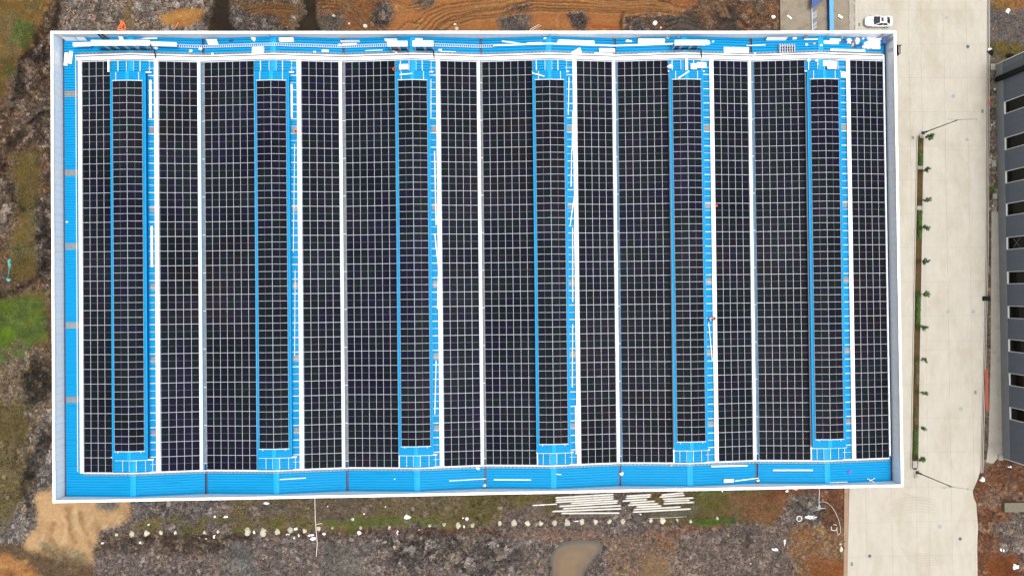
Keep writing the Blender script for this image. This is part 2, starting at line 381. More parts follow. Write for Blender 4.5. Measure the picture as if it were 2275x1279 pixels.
# --- west strip
zone(R4(-200, -60, 150, 1150), (116, 90, 66), (78, 60, 44), 0.7, 0.32, cc=(138, 116, 94))
zone([(-60, -60), (105, -60), (98, 40), (70, 90), (40, 130), (-60, 190)], (134, 102, 58), (100, 84, 44), 0.18, 0.08, 2.5, cc=(150, 118, 74))
zone([(-60, 110), (35, 120), (28, 170), (10, 215), (-60, 230)], (112, 92, 50), (84, 72, 40), 0.3, 0.1)
zone([(35, 40), (75, 38), (78, 60), (50, 95), (38, 110), (22, 105)], (72, 92, 34), (92, 88, 44), 0.2, 0.08)
zone([(8, 150), (32, 150), (30, 178), (8, 180)], (66, 84, 34), (82, 80, 40), 0.2, 0.08)
zone([(20, 185), (75, 100), (112, 100), (116, 330), (60, 330), (25, 260)], (118, 98, 82), (70, 54, 42), 0.8, 0.45, cc=(148, 130, 114))
zone([(20, 340), (80, 330), (90, 420), (75, 520), (80, 600), (20, 610), (30, 480)], (108, 92, 52), (88, 78, 44), 0.3, 0.12)
zone([(70, 470), (116, 430), (116, 640), (80, 620)], (104, 90, 80), (52, 42, 38), 0.9, 0.4, cc=(140, 126, 116))
zone([(-40, 395), (36, 400), (40, 500), (-40, 520)], (128, 112, 96), (84, 68, 56), 0.85, 0.3, cc=(164, 150, 138))
zone([(-60, 640), (30, 660), (60, 640), (112, 650), (114, 720), (92, 800), (40, 830), (-60, 850)], (96, 112, 36), (108, 102, 48), 0.25, 0.12, 3)
zone([(-60, 680), (18, 668), (62, 676), (80, 700), (60, 730), (40, 770), (-60, 800)], (98, 128, 34), (78, 100, 32), 0.2, 0.15, 2)
zone([(-60, 790), (60, 770), (112, 780), (112, 1000), (-60, 1000)], (128, 112, 88), (98, 84, 64), 0.8, 0.15, cc=(160, 144, 120))
zone([(-60, 905), (55, 900), (70, 950), (50, 985), (-60, 975)], (112, 98, 56), (92, 82, 50), 0.4, 0.1)
zone([(50, 830), (75, 822), (108, 832), (112, 880), (92, 905), (62, 905), (48, 878)], (66, 60, 48), (48, 44, 38), 0.7, 0.3, 1.0)
zone([(-60, 990), (80, 985), (70, 1100), (20, 1180), (-60, 1220)], (110, 96, 60), (88, 78, 48), 0.6, 0.14, cc=(140, 122, 96))
zone([(95, 930), (116, 920), (118, 1080), (100, 1120), (60, 1215), (-60, 1215), (20, 1160), (75, 1080), (70, 1000)], (128, 120, 116), (88, 82, 80), 0.95, 0.3, cc=(165, 158, 152))
for pl, wd in (([(132, 20), (120, 60), (85, 72), (62, 112), (80, 140), (112, 120)], 0.9), ([(60, 112), (40, 150), (46, 200), (20, 240)], 0.7),
           ([(112, 250), (70, 262), (40, 300), (8, 330)], 0.5), ([(108, 960), (84, 1010), (66, 1060), (62, 1110), (75, 1140)], 1.0),
           ([(-5, 350), (12, 380), (30, 440), (60, 470)], 0.5), ([(92, 600), (108, 560), (112, 520)], 0.9), ([(75, 800), (80, 826), (100, 812)], 0.9),
           ([(0, 655), (40, 640), (90, 600)], 0.5), ([(30, 560), (70, 540), (96, 520)], 0.4)):
    line(pl, (38, 32, 28), wd * 1.2, 0.9, 1.6)
# --- north strip
zone(R4(132, -90, 460, 74), (140, 124, 114), (100, 88, 80), 0.9, 0.18, cc=(176, 164, 156))
zone([(350, 36), (400, 12), (440, 20), (470, 0), (480, 20), (450, 50), (400, 56), (355, 42)], (192, 146, 84), (164, 118, 70), 0.2, 0.06, 1.5)
zone([(285, -20), (300, -20), (292, 74), (278, 74)], (140, 118, 84), (110, 92, 66), 0.4, 0.05, 1)
line([(205, -5), (210, 40), (218, 74)], (150, 118, 84), 0.5, 0.7)
line([(265, 10), (285, 45), (330, 74)], (146, 120, 82), 0.5, 0.7)
line([(300, 30), (340, 60), (370, 74)], (140, 110, 76), 0.4, 0.7)
zone(R4(455, -90, 720, 74), (118, 100, 82), (92, 76, 62), 0.7, 0.15, cc=(150, 138, 126))
zone([(548, 15), (640, 0), (660, 30), (640, 60), (600, 50), (560, 36)], (126, 90, 54), (100, 72, 46), 0.25, 0.08)
zone([(520, 32), (600, 30), (628, 50), (640, 76), (516, 76)], (104, 92, 90), (72, 62, 60), 0.95, 0.25, cc=(146, 134, 130))
zone(R4(700, -90, 880, 78), (136, 92, 56), (108, 74, 50), 0.35, 0.1, cc=(150, 116, 84))
zone(R4(870, -90, 1440, 78), (172, 116, 70), (142, 96, 60), 0.18, 0.08, bias=-0.04, cc=(190, 138, 90))
zone([(835, 5), (862, 2), (874, 30), (862, 55), (840, 62), (820, 50)], (108, 98, 94), (74, 66, 64), 0.95, 0.25, 1.5)
zone([(700, 40), (750, 36), (762, 62), (750, 78), (700, 78)], (110, 100, 88), (90, 82, 76), 0.5, 0.1, 1.5)
zone([(915, -20), (960, -20), (972, 12), (930, 18)], (118, 104, 92), (90, 80, 72), 0.5, 0.1, 1.5)
zone([(1100, 24), (1170, 8), (1185, 16), (1150, 26)], (104, 96, 92), (76, 70, 68), 0.7, 0.1, 1.0)
zone([(1100, 36), (1170, 28), (1180, 50), (1172, 76), (1115, 76), (1108, 56)], (112, 102, 96), (88, 80, 78), 0.55, 0.1, 1.2)
zone([(1262, 30), (1298, 28), (1302, 60), (1290, 76), (1270, 60)], (98, 86, 84), (70, 62, 60), 0.9, 0.25, 1.0)
zone([(1392, 38), (1440, 32), (1470, 50), (1460, 78), (1388, 78)], (104, 90, 88), (68, 60, 58), 0.9, 0.3, 1.0, cc=(140, 126, 120))
zone(R4(1440, -90, 1735, 78), (116, 86, 66), (90, 70, 58), 0.55, 0.12, cc=(140, 116, 96))
zone([(1440, -20), (1560, -20), (1540, 20), (1500, 30), (1440, 26)], (156, 104, 66), (120, 80, 54), 0.3, 0.1)
zone([(1640, 10), (1700, 0), (1732, 20), (1732, 60), (1670, 40)], (140, 100, 66), (106, 80, 60), 0.6, 0.12)
zone([(1478, 34), (1510, 26), (1552, 44), (1556, 74), (1480, 74)], (84, 76, 72), (64, 58, 56), 0.35, 0.2, 1.0)
zone([(1592, 22), (1620, 14), (1630, 20), (1640, 40), (1662, 56), (1668, 76), (1604, 76), (1588, 44)], (74, 66, 62), (54, 50, 48), 0.35, 0.5, 0.8)
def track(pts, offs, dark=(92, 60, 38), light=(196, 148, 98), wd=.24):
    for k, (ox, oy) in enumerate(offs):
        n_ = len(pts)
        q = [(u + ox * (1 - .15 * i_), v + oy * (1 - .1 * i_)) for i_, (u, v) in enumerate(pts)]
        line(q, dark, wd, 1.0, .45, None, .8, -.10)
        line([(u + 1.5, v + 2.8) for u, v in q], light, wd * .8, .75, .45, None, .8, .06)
TA = [(945, 76), (970, 50), (1001, 31), (1051, 19), (1095, 16), (1139, 7), (1183, -2)]
track(TA, [(0, 0), (-9, -8), (-20, -13), (-28, -22), (9, 7), (16, 12)])
track([(958, 78), (995, 48), (1045, 37), (1095, 33), (1183, 22), (1264, 19)], [(0, 0), (14, 6)])
track([(1183, 12), (1264, 14), (1389, 20), (1451, 17), (1514, 27)], [(0, 0), (0, 7), (0, -8), (10, 13)])
track([(1276, -4), (1364, 9), (1451, 4), (1520, 22)], [(0, 0), (0, -6)])
track([(1386, 34), (1383, 78)], [(0, 0), (16, 3)]); track([(1398, 60), (1402, 44), (1424, 35), (1450, 33)], [(0, 0)])
track([(548, 19), (586, 6), (648, 12), (660, 20)], [(0, 0), (2, 7), (4, 14), (0, -6)], (72, 52, 34), (150, 114, 76))
track([(705, 4), (755, 8), (786, 30), (811, 54), (850, 74)], [(0, 0), (-6, 8), (8, -7), (-12, 17), (14, -12)], (74, 50, 34), (156, 116, 78))
track([(612, 40), (640, 44), (652, 60)], [(0, 0), (2, 8), (2, 16)], (80, 60, 42), (146, 110, 76))
track([(860, -4), (905, 12), (940, 6)], [(0, 0), (4, 7)], (96, 64, 42)); track([(885, 66), (905, 48), (930, 52)], [(0, 0)], (110, 74, 46))
for k in range(5):
    o = k * 8
    line([(1560 + o, -10), (1590 + o * .6, 20), (1600 + o * .5, 40)], (84, 64, 50) if k % 2 else (150, 116, 88), 0.3, 0.8, 0.8)
    line([(1480, 44 + o * .7), (1510, 36 + o * .6), (1548, 50 + o * .5)], (56, 50, 48) if k % 2 else (98, 88, 82), 0.25, 0.9, 0.4)
    line([(1600 + o, 20 + o), (1618 + o * .6, 34 + o * .7), (1650 + o * .3, 66 + o * .4)], (46, 42, 40) if k % 2 else (92, 84, 78), 0.25, 0.9, 0.4)
    line([(60 + o * .4, 1222 + o), (130, 1236 + o), (210, 1252 + o * .8)], (84, 66, 50) if k % 2 else (150, 122, 92), 0.3, 0.8, 0.4)
line([(1640, 50), (1672, 74)], (160, 100, 64), .35, .9, .4)
line([(1384, 30), (1378, 74)], (70, 46, 32), 0.35, 0.9, 0.5)
line([(1300, 58), (1375, 62)], (176, 84, 56), 0.25, 0.8, 0.3)
DK = ((62, 52, 40), (50, 43, 34))
zone([(482, -90), (508, -90), (508, 34), (522, 78), (456, 78), (468, 36)], *DK, 0.10, 0.05, 0.35, 1)
zone([(672, -90), (700, -90), (698, 38), (706, 60), (712, 78), (654, 78), (660, 50), (674, 34)], *DK, 0.10, 0.05, 0.35, 1)
# --- south strip
zone(R4(118, 1085, 1884, 1420), (120, 107, 104), (98, 87, 84), 0.85, 0.14, cc=(146, 134, 131))
zone([(290, 1095), (520, 1095), (530, 1150), (300, 1160)], (114, 106, 106), (90, 82, 82), 0.85, 0.1, cc=(150, 142, 140))
zone([(510, 1095), (1250, 1082), (1260, 1150), (1100, 1160), (505, 1165)], (112, 98, 76), (96, 86, 62), 0.55, 0.1, 2.5, 8, cc=(132, 118, 98))
zone([(560, 1120), (640, 1118), (660, 1140), (560, 1145)], (110, 100, 98), (84, 76, 74), 0.9, 0.12)
zone([(690, 1105), (800, 1100), (840, 1130), (830, 1148), (700, 1145)], (120, 106, 94), (100, 88, 78), 0.5, 0.08)
zone([(275, 1172), (320, 1142), (440, 1152), (520, 1148), (560, 1158), (600, 1152), (720, 1148), (900, 1148), (1100, 1150), (1110, 1168), (900, 1172), (700, 1178), (520, 1185), (420, 1190), (300, 1190)], (96, 98, 48), (118, 104, 64), 0.4, 0.1, 2.6, patch=.03)
zone([(722, 1150), (870, 1146), (975, 1150), (980, 1166), (870, 1170), (730, 1170)], (84, 98, 40), (110, 102, 58), 0.3, 0.1, 2.4, patch=.04)
zone([(1000, 1095), (1230, 1090), (1250, 1120), (1190, 1150), (1010, 1160)], (104, 94, 56), (88, 82, 46), 0.45, 0.1, 2.4, patch=.15)
zone([(1195, 1122), (1205, 1118), (1215, 1145), (1120, 1152), (1130, 1136)], (118, 106, 100), (100, 92, 88), 0.4, 0.05, 1.2)
zone([(1380, 1085), (1700, 1082), (1740, 1150), (1600, 1165), (1540, 1175), (1470, 1160)], (104, 90, 54), (120, 90, 60), 0.4, 0.1, 2.4, 8, patch=.2)
zone([(1535, 1090), (1610, 1090), (1600, 1130), (1540, 1135)], (92, 92, 44), (104, 96, 52), 0.3, 0.1, 1.2)
zone([(1535, 1148), (1640, 1144), (1630, 1166), (1560, 1170)], (80, 98, 38), (100, 96, 50), 0.3, 0.1, 2.0, patch=.05)
zone([(1620, 1092), (1760, 1086), (1740, 1130), (1700, 1160), (1640, 1140)], (132, 94, 66), (110, 84, 56), 0.35, 0.08, 1.6)
zone([(1440, 1128), (1560, 1120), (1540, 1150), (1450, 1150)], (106, 106, 96), (92, 92, 84), 0.3, 0.05, 1.0)
zone([(1130, 1184), (1330, 1172), (1350, 1200), (1240, 1205), (1120, 1200)], (136, 110, 98), (120, 100, 92), 0.6, 0.06, 1.4)
zone([(960, 1178), (1090, 1180), (1120, 1220), (1040, 1279), (960, 1240)], (104, 94, 90), (60, 54, 52), 1.0, 0.28, 1.4, cc=(150, 140, 134))
zone([(860, 1184), (1000, 1172), (1000, 1260), (880, 1260)], (108, 98, 94), (66, 58, 56), 1.0, 0.25, 1.4, cc=(156, 146, 140))
zone([(215, 1190), (420, 1186), (560, 1186), (560, 1230), (216, 1230)], (100, 84, 72), (72, 56, 46), 0.95, 0.18, 1.4, cc=(146, 130, 116))
zone([(500, 1204), (560, 1196), (570, 1279), (490, 1300)], (116, 116, 116), (98, 97, 98), 0.6, 0.1, 2.4, 8)
zone([(730, 1204), (800, 1210), (800, 1300), (710, 1300)], (114, 110, 106), (98, 94, 90), 0.6, 0.1, 2.4, 8)
zone([(1336, 1190), (1500, 1180), (1520, 1230), (1440, 1290), (1360, 1290)], (130, 108, 94), (112, 94, 84), 0.6, 0.1, 2.6, 6, cc=(150, 122, 96))
zone([(1440, 1200), (1500, 1190), (1500, 1230), (1460, 1225)], (146, 106, 66), (126, 92, 62), 0.4, 0.08, 2.4, 6, .6, patch=.05)
zone([(1418, 1225), (1490, 1240), (1500, 1300), (1420, 1300)], (150, 124, 94), (130, 108, 84), 0.3, 0.06, 2.4, 8, .8)
zone([(1500, 1190), (1740, 1170), (1760, 1300), (1500, 1300)], (122, 108, 102), (104, 91, 85), 0.7, 0.08, 2.0, 8, cc=(146, 132, 122))
zone([(1740, 1165), (1884, 1110), (1884, 1300), (1760, 1300)], (138, 104, 74), (116, 84, 62), 0.5, 0.1, 2.6, 8, cc=(160, 134, 94))
zone([(1790, 1230), (1884, 1230), (1884, 1300), (1790, 1300)], (136, 86, 50), (116, 74, 48), 0.35, 0.08, 2.2, 6)
zone([(1820, 1086), (1884, 1084), (1884, 1180), (1830, 1170)], (132, 84, 58), (106, 72, 54), 0.5, 0.08, 1.2)
zone([(1752, 1100), (1820, 1092), (1836, 1130), (1820, 1165), (1770, 1150), (1748, 1130)], (112, 104, 102), (80, 72, 72), 0.95, 0.2, 1.2, cc=(146, 140, 136))
zone([(1700, 1084), (1830, 1083), (1830, 1094), (1740, 1098), (1700, 1110)], (124, 74, 50), (104, 66, 46), 0.4, 0.05, 1.0)
for pl, c, wd in (([(1045, 1270), (1100, 1245), (1140, 1218), (1200, 1200)], (132, 122, 118), 0.5), ([(1055, 1279), (1110, 1256), (1150, 1228)], (64, 60, 60), 0.9),
                  ([(590, 1180), (700, 1186), (800, 1180), (930, 1182), (1080, 1176), (1120, 1190)], (96, 62, 42), 0.7), ([(1440, 1190), (1500, 1182), (1620, 1168)], (134, 92, 66), 0.6),
                  ([(280, 1190), (420, 1196), (560, 1190)], (70, 52, 40), 0.8), ([(1660, 1185), (1664, 1200), (1655, 1220)], (70, 56, 48), 0.5)):
    line(pl, c, wd, 0.8, 1.0)
# sand in the south-west corner
zone([(84, 1092), (118, 1080), (290, 1100), (288, 1140), (262, 1162), (225, 1180), (212, 1260), (130, 1240), (55, 1225), (48, 1210), (80, 1170)], (206, 172, 130), (176, 142, 104), 0.12, 0.12, 1.2, cc=(214, 186, 146))
zone([(215, 1098), (270, 1098), (262, 1130), (240, 1136), (216, 1128)], (128, 122, 116), (112, 104, 98), 0.4, 0.04, 0.8)
zone([(92, 1205), (120, 1198), (200, 1225), (212, 1262), (120, 1238)], (160, 144, 112), (134, 120, 94), 0.3, 0.1, 1.2)
zone([(-60, 1216), (50, 1214), (130, 1236), (215, 1256), (215, 1420), (-60, 1420)], (112, 92, 70), (92, 76, 60), 0.35, 0.1, 1.2)
zone([(-60, 1240), (20, 1232), (60, 1250), (110, 1300), (-60, 1420)], (186, 134, 84), (150, 104, 66), 0.25, 0.1, 1.2)
for pl, c in (([(118, 1160), (110, 1190), (128, 1215), (140, 1225)], (150, 116, 80)), ([(150, 1130), (155, 1170), (170, 1200)], (152, 112, 76)), ([(180, 1140), (188, 1180), (205, 1210)], (150, 110, 72)),
              ([(135, 1140), (148, 1160), (146, 1200)], (226, 196, 156)), ([(165, 1120), (172, 1160), (190, 1190)], (222, 192, 150)), ([(100, 1220), (140, 1236), (200, 1250)], (110, 92, 68)),
              ([(0, 1262), (60, 1244)], (200, 150, 96)), ([(20, 1279), (70, 1262)], (130, 88, 56))):
    line(pl, c, 0.45, 0.7, 0.8)
# --- east strip
zone(R4(2180, -90, 2600, 150), (112, 104, 104), (96, 88, 88), 0.45, 0.06, cc=(126, 116, 110))
zone([(2200, -90), (2275, -90), (2275, 14), (2240, 20), (2200, 14)], (156, 112, 70), (110, 96, 50), 0.4, 0.1, 1.2)
zone([(2196, 95), (2260, 92), (2275, 112), (2275, 150), (2196, 140)], (112, 98, 42), (92, 92, 40), 0.35, 0.12, 1.2)
zone([(2187, 120), (2222, 120), (2222, 478), (2185, 478)], (146, 130, 112), (98, 84, 70), 0.9, 0.1, 0.6, cc=(196, 188, 172))
zone([(2185, 465), (2206, 465), (2206, 1060), (2175, 1060)], (128, 112, 94), (92, 80, 68), 0.6, 0.05, 0.4, cc=(150, 136, 116))
zone([(2160, 1050), (2190, 1040), (2225, 1010), (2600, 1020), (2600, 1420), (2160, 1420)], (126, 84, 58), (98, 64, 48), 0.55, 0.12, 1.2, cc=(150, 118, 96))
zone([(2200, 1160), (2290, 1120), (2290, 1240), (2230, 1230)], (124, 110, 104), (98, 84, 78), 0.8, 0.1, 1.4, cc=(150, 140, 134))
zone([(2190, 1230), (2260, 1225), (2265, 1300), (2190, 1300)], (130, 78, 44), (104, 62, 40), 0.3, 0.08, 1.2)
zone([(2180, 1085), (2220, 1080), (2225, 1110), (2180, 1118)], (150, 120, 96), (120, 92, 72), 0.7, 0.08, 1.0)
# grade variation everywhere, then the relief
# brown bare earth and stones showing through the vegetated and plain areas
g1 = np.clip((fbm(X, Y, 3.6, 611, 5) - 0.52) * 8, 0, 1)[..., None] * 0.5 * np.clip(rock - .15, 0, .8)[..., None]
colr[:] = colr * (1 - g1) + (colr.mean(-1, keepdims=True) * np.array([1.25, 1.0, 0.82]) * 0.92) * g1
g2 = np.clip((fbm(X, Y, 1.5, 733, 3) - 0.60) * 9, 0, 1)[..., None] * 0.55 * np.clip(rock - .15, 0, .8)[..., None]
colr[:] = colr * (1 - g2) + lin((152, 132, 112)) * g2
colr *= np.array([1.05, 1.0, 0.94])
colr *= (0.74 + 0.52 * n_big)[..., None]
Z = (ZL + amp * ((ridged(X, Y, 3.2, 900) - 0.55) * 2.4 + (n_small - 0.5) * 0.9 * (0.4 + rock)) + (fbm(X, Y, 22, 44, 3) - 0.5) * 0.35)
# cuts
def cut(poly, depth, soft=6, warp=0.5):
    global Z
    Z = Z - depth * blur(pip(X + wx * warp, Y + wy * warp, wp(poly)), soft)
cut([(482, -90), (508, -90), (508, 34), (522, 78), (456, 78), (468, 36)], 0.9)
cut([(672, -90), (700, -90), (698, 38), (712, 78), (654, 78), (674, 34)], 0.9)
cut([(50, 830), (75, 822), (108, 832), (112, 880), (92, 905), (62, 905), (48, 878)], 0.8)
cut([(1215, 1300), (1222, 1236), (1236, 1208), (1292, 1198), (1345, 1206), (1340, 1236), (1310, 1256), (1286, 1300)], 0.55, 5)
pud = wp([(1222, 1310), (1225, 1258), (1222, 1234), (1233, 1217), (1251, 1207), (1285, 1201), (1313, 1202), (1334, 1208), (1334, 1224), (1321, 1240), (1309, 1254), (1297, 1270), (1284, 1310)])
pm = blur(pip(X + wx2 * .8, Y + wy2 * .8, pud), 4); bk = blur(pip(X, Y, wp([(1195, 1330), (1200, 1190), (1360, 1180), (1370, 1260), (1320, 1330)])), 8); Z = Z * (1 - .75 * bk) + .0 * bk; Z = Z * (1 - pm) + (-0.42) * pm
colr[:] = colr * (1 - .55 * blur(pip(X + wx2, Y + wy2, pud), 10)[..., None]); rock *= 1 - .7 * pm
flat = blur((X > 57.0) & (X < 86.9) & (Y > -60), 3)           # road side
rp = [tuple(at(u, v, 0)[:2]) for u, v in [(1728, -200), (2196, -200), (2193, 560), (2183, 900), (2178, 1075), (2163, 1092), (2172, 1150), (2176, 1500), (1880, 1500), (1884, 1078), (1728, 1078)]]
flat = blur(pip(X, Y, rp), 3)
flat2 = blur((X > BX0 - 0.3) & (X < BX1 + 0.3) & (Y > BY0 - 0.3) & (Y < BY1 + 0.3), 2)
east = blur((X > 84.0) & (X < 87.4) & (Y > -32) & (Y < 60), 2)
Z = Z * (1 - flat) + (-0.25) * flat
Z = Z * (1 - flat2) + (-0.1) * flat2
Z = Z * (1 - east) + (Z * 0.3) * east
keep_x = (gx[:-1] > BX0 + 1.0) & (gx[1:] < BX1 - 1.0); keep_y = (gy[:-1] > BY0 + 1.0) & (gy[1:] < BY1 - 1.0)
hole = keep_x[:, None] & keep_y[None, :]
nx_, ny_ = X.shape
idx = np.arange(nx_ * ny_).reshape(nx_, ny_)
q = np.stack([idx[:-1, :-1], idx[1:, :-1], idx[1:, 1:], idx[:-1, 1:]], -1)[~hole]
used = np.zeros(nx_ * ny_, bool); used[q.ravel()] = True
remap = np.cumsum(used) - 1
V = np.stack([X.ravel(), Y.ravel(), Z.ravel()], -1)[used]; Q = remap[q]
me = bpy.data.meshes.new('ground')
me.vertices.add(len(V)); me.vertices.foreach_set('co', V.astype(np.float32).ravel())
me.loops.add(Q.size); me.loops.foreach_set('vertex_index', Q.astype(np.int32).ravel())
me.polygons.add(len(Q)); me.polygons.foreach_set('loop_start', (np.arange(len(Q)) * 4).astype(np.int32))
me.polygons.foreach_set('use_smooth', np.ones(len(Q), bool))
me.update(calc_edges=True)
ca = me.color_attributes.new('Col', 'FLOAT_COLOR', 'POINT')
cc = np.ones((len(V), 4), np.float32); cc[:, :3] = colr.reshape(-1, 3)[used]; ca.data.foreach_set('color', cc.ravel())
ra = me.attributes.new('rock', 'FLOAT', 'POINT'); ra.data.foreach_set('value', rock.ravel()[used].astype(np.float32))
me.materials.append(M['ground'])
tag(link('ground', me), 'bare brown and orange construction ground with rubble, tyre tracks and weeds', None, None, 'structure')

i0x = np.searchsorted(gx, -92); i0y = np.searchsorted(gy, -57)
def gz(x, y):
    i = int(np.clip(round(float(np.interp(x, gx, np.arange(len(gx))))), 0, len(gx) - 1)); j = int(np.clip(round(float(np.interp(y, gy, np.arange(len(gy))))), 0, len(gy) - 1))
    return float(Z[i, j])
def g(u, v, dz=0.0):
    p = at(u, v, 0.0); p.z = gz(p.x, p.y) + dz; return p

# loose stones: too many to count, one object per tone
def rocks(name, n, tone, label, seed, zones, smin, smax):
    r = np.random.default_rng(seed)
    P = []
    while len(P) < n:
        x = r.uniform(-88, 94); y = r.uniform(-54, 52)
        if BX0 - 0.6 < x < BX1 + 0.6 and BY0 - 0.6 < y < BY1 + 0.6: continue
        i = int(np.interp(x, gx, np.arange(len(gx)))); j = int(np.interp(y, gy, np.arange(len(gy))))
        if flat[i, j] > 0.02 or east[i, j] > 0.02 and y < 13: continue
        if rock[i, j] < 0.45 or r.random() > rock[i, j] ** 2: continue
        P.append((x, y, Z[i, j], *colr[i, j]))
    P = np.array(P); s = smin + (smax - smin) * r.random(n) ** 3.5
    base = np.array([(1, 0, 0), (0.4, 0.9, 0), (-0.6, 0.8, 0), (-1, 0, 0), (-0.5, -0.85, 0), (0.6, -0.8, 0), (0.3, 0.3, 0.75), (-0.35, 0.25, 0.85), (0.0, -0.4, 0.7)])
    F = np.array([(0, 1, 6), (1, 2, 7), (1, 7, 6), (2, 3, 7), (3, 4, 8), (3, 8, 7), (4, 5, 8), (5, 0, 6), (5, 6, 8), (6, 7, 8)])
    j = base[None] * (1 + r.uniform(-0.3, 0.3, (n, 9, 3)))
    a = r.uniform(0, 6.28, n); ca_, sa = np.cos(a), np.sin(a); ex = r.uniform(0.7, 1.5, n)
    x = j[..., 0] * ex[:, None]; y = j[..., 1]
    V = np.stack([(x * ca_[:, None] - y * sa[:, None]) * s[:, None] + P[:, 0:1], (x * sa[:, None] + y * ca_[:, None]) * s[:, None] + P[:, 1:2],
                  j[..., 2] * s[:, None] * 0.8 + P[:, 2:3] - 0.02], -1)
    Fa = (F[None] + (np.arange(n) * 9)[:, None, None]).reshape(-1, 3)
    me = bpy.data.meshes.new(name)
    me.vertices.add(n * 9); me.vertices.foreach_set('co', V.astype(np.float32).ravel())
    me.loops.add(Fa.size); me.loops.foreach_set('vertex_index', Fa.astype(np.int32).ravel())
    me.polygons.add(len(Fa)); me.polygons.foreach_set('loop_start', (np.arange(len(Fa)) * 3).astype(np.int32))
    me.update(calc_edges=True)
    at_ = me.color_attributes.new('Col', 'FLOAT_COLOR', 'POINT')
    br = (r.uniform(0.45, 1.05, n) + (r.random(n) > 0.82) * r.uniform(.3, 1.0, n) * tone)[:, None]
    grey = P[:, 3:6].mean(1, keepdims=True)
    cl = (P[:, 3:6] * 0.6 + grey * 0.4) * br * 1.15
    C4 = np.ones((n, 9, 4), np.float32); C4[..., :3] = cl[:, None, :]; at_.data.foreach_set('color', C4.ravel())
    rr = me.attributes.new('rock', 'FLOAT', 'POINT'); rr.data.foreach_set('value', np.zeros(n * 9, np.float32))
    me.materials.append(M['ground'])
    tag(link(name, me), label, None, None, 'stuff')
rocks('rubble', 48000, 1.0, 'loose broken stones scattered over the bare ground', 5, None, 0.05, 0.38)

# muddy puddle: sediment makes the middle paler than the shallow rim
pp = wp([(1224, 1340), (1226, 1270), (1225, 1238), (1236, 1218), (1254, 1208), (1285, 1203), (1312, 1203), (1336, 1208), (1334, 1223), (1322, 1238), (1310, 1252), (1298, 1268), (1284, 1340)])
ctr = Vector((*wp([(1262, 1250)])[0], 0)); mb = MB(); zz = -0.17; n = len(pp); fr = (1.10, .97, .84, .68, .4)
vs = [(ctr.x + (x - ctr.x) * f, ctr.y + (y - ctr.y) * f, zz) for f in fr for x, y in pp] + [(ctr.x, ctr.y, zz)]
fs = [(r_ * n + i, r_ * n + (i + 1) % n, (r_ + 1) * n + (i + 1) % n, (r_ + 1) * n + i) for r_ in range(4) for i in range(n)] + [(4 * n + i, 4 * n + (i + 1) % n, 5 * n) for i in range(n)]
mb.add(vs, [tuple(reversed(f)) for f in fs])
wm_ = bpy.data.materials.new('silty_water'); wm_.use_nodes = True; b_ = wm_.node_tree.nodes['Principled BSDF']; b_.inputs['Roughness'].default_value = .12; b_.inputs['Specular IOR Level'].default_value = .4
a_ = wm_.node_tree.nodes.new('ShaderNodeAttribute'); a_.attribute_name = 'Col'; nz_ = wm_.node_tree.nodes.new('ShaderNodeTexNoise'); nz_.inputs['Scale'].default_value = .5; nz_.inputs['Detail'].default_value = 6
mr_ = wm_.node_tree.nodes.new('ShaderNodeMapRange'); mr_.inputs['To Min'].default_value = .7; mr_.inputs['To Max'].default_value = 1.3; sc_ = wm_.node_tree.nodes.new('ShaderNodeVectorMath'); sc_.operation = 'SCALE'
tc_ = wm_.node_tree.nodes.new('ShaderNodeTexCoord'); LK = wm_.node_tree.links; LK.new(tc_.outputs['Object'], nz_.inputs['Vector']); LK.new(nz_.outputs['Fac'], mr_.inputs['Value']); LK.new(a_.outputs['Color'], sc_.inputs[0]); LK.new(mr_.outputs[0], sc_.inputs['Scale']); LK.new(sc_.outputs[0], b_.inputs['Base Color'])
o = obj('puddle', mb, wm_); ca_ = o.data.color_attributes.new('Col', 'FLOAT_COLOR', 'POINT')
rc = [(70, 62, 48), (84, 72, 54), (118, 94, 64), (118, 92, 60), (132, 102, 66), (132, 102, 66)]
for i_ in range(len(vs)): ca_.data[i_].color = (*alb(rc[min(i_ // n, 5)]), 1)
tag(o, 'brown muddy puddle at the south edge of the site', None, None, 'structure')

# ------------------------------------------------------------------ concrete road (slabs with joints)
RZ = 0.12
def clip_poly(poly, axis_, val, keep_greater):
    out = []
    for i in range(len(poly)):
        a, b = poly[i], poly[(i + 1) % len(poly)]
        ina = (a[axis_] >= val) == keep_greater or a[axis_] == val; inb = (b[axis_] >= val) == keep_greater or b[axis_] == val
        if ina: out.append(a)
        if ina != inb and a[axis_] != b[axis_]:
            t = (val - a[axis_]) / (b[axis_] - a[axis_]); out.append((a[0] + t * (b[0] - a[0]), a[1] + t * (b[1] - a[1])))
    return out
redge = [(2193.5, -260), (2193, 0), (2191.5, 300), (2190, 560), (2184, 820), (2178, 1045), (2173, 1062), (2167, 1076), (2161, 1090), (2163, 1104), (2169, 1118), (2170, 1134), (2173, 1170), (2171, 1215), (2172, 1279), (2172, 1560)]
ledge_n = [(1900, -260), (1900, 80)]
RE = [tuple(at(u, v, RZ)[:2]) for u, v in redge]
poly = RE[:] + [tuple(at(u, v, RZ)[:2]) for u, v in [(1883, 1560), (1883, 1279), (1887, 1078)]] + [(BX1 + 0.1, BY0 + 0.4), (BX1 + 0.1, BY1 - 0.4), tuple(at(1900, 72, RZ)[:2]), tuple(at(1900, -260, RZ)[:2])]
# order: N-E going south, then W side going north
mb = MB(); n = len(poly)
mb.add([(x, y, RZ - 0.014) for x, y in poly] + [(x, y, -0.5) for x, y in poly], [tuple(reversed(range(n)))] + [(i, (i + 1) % n, (i + 1) % n + n, i + n) for i in range(n)])
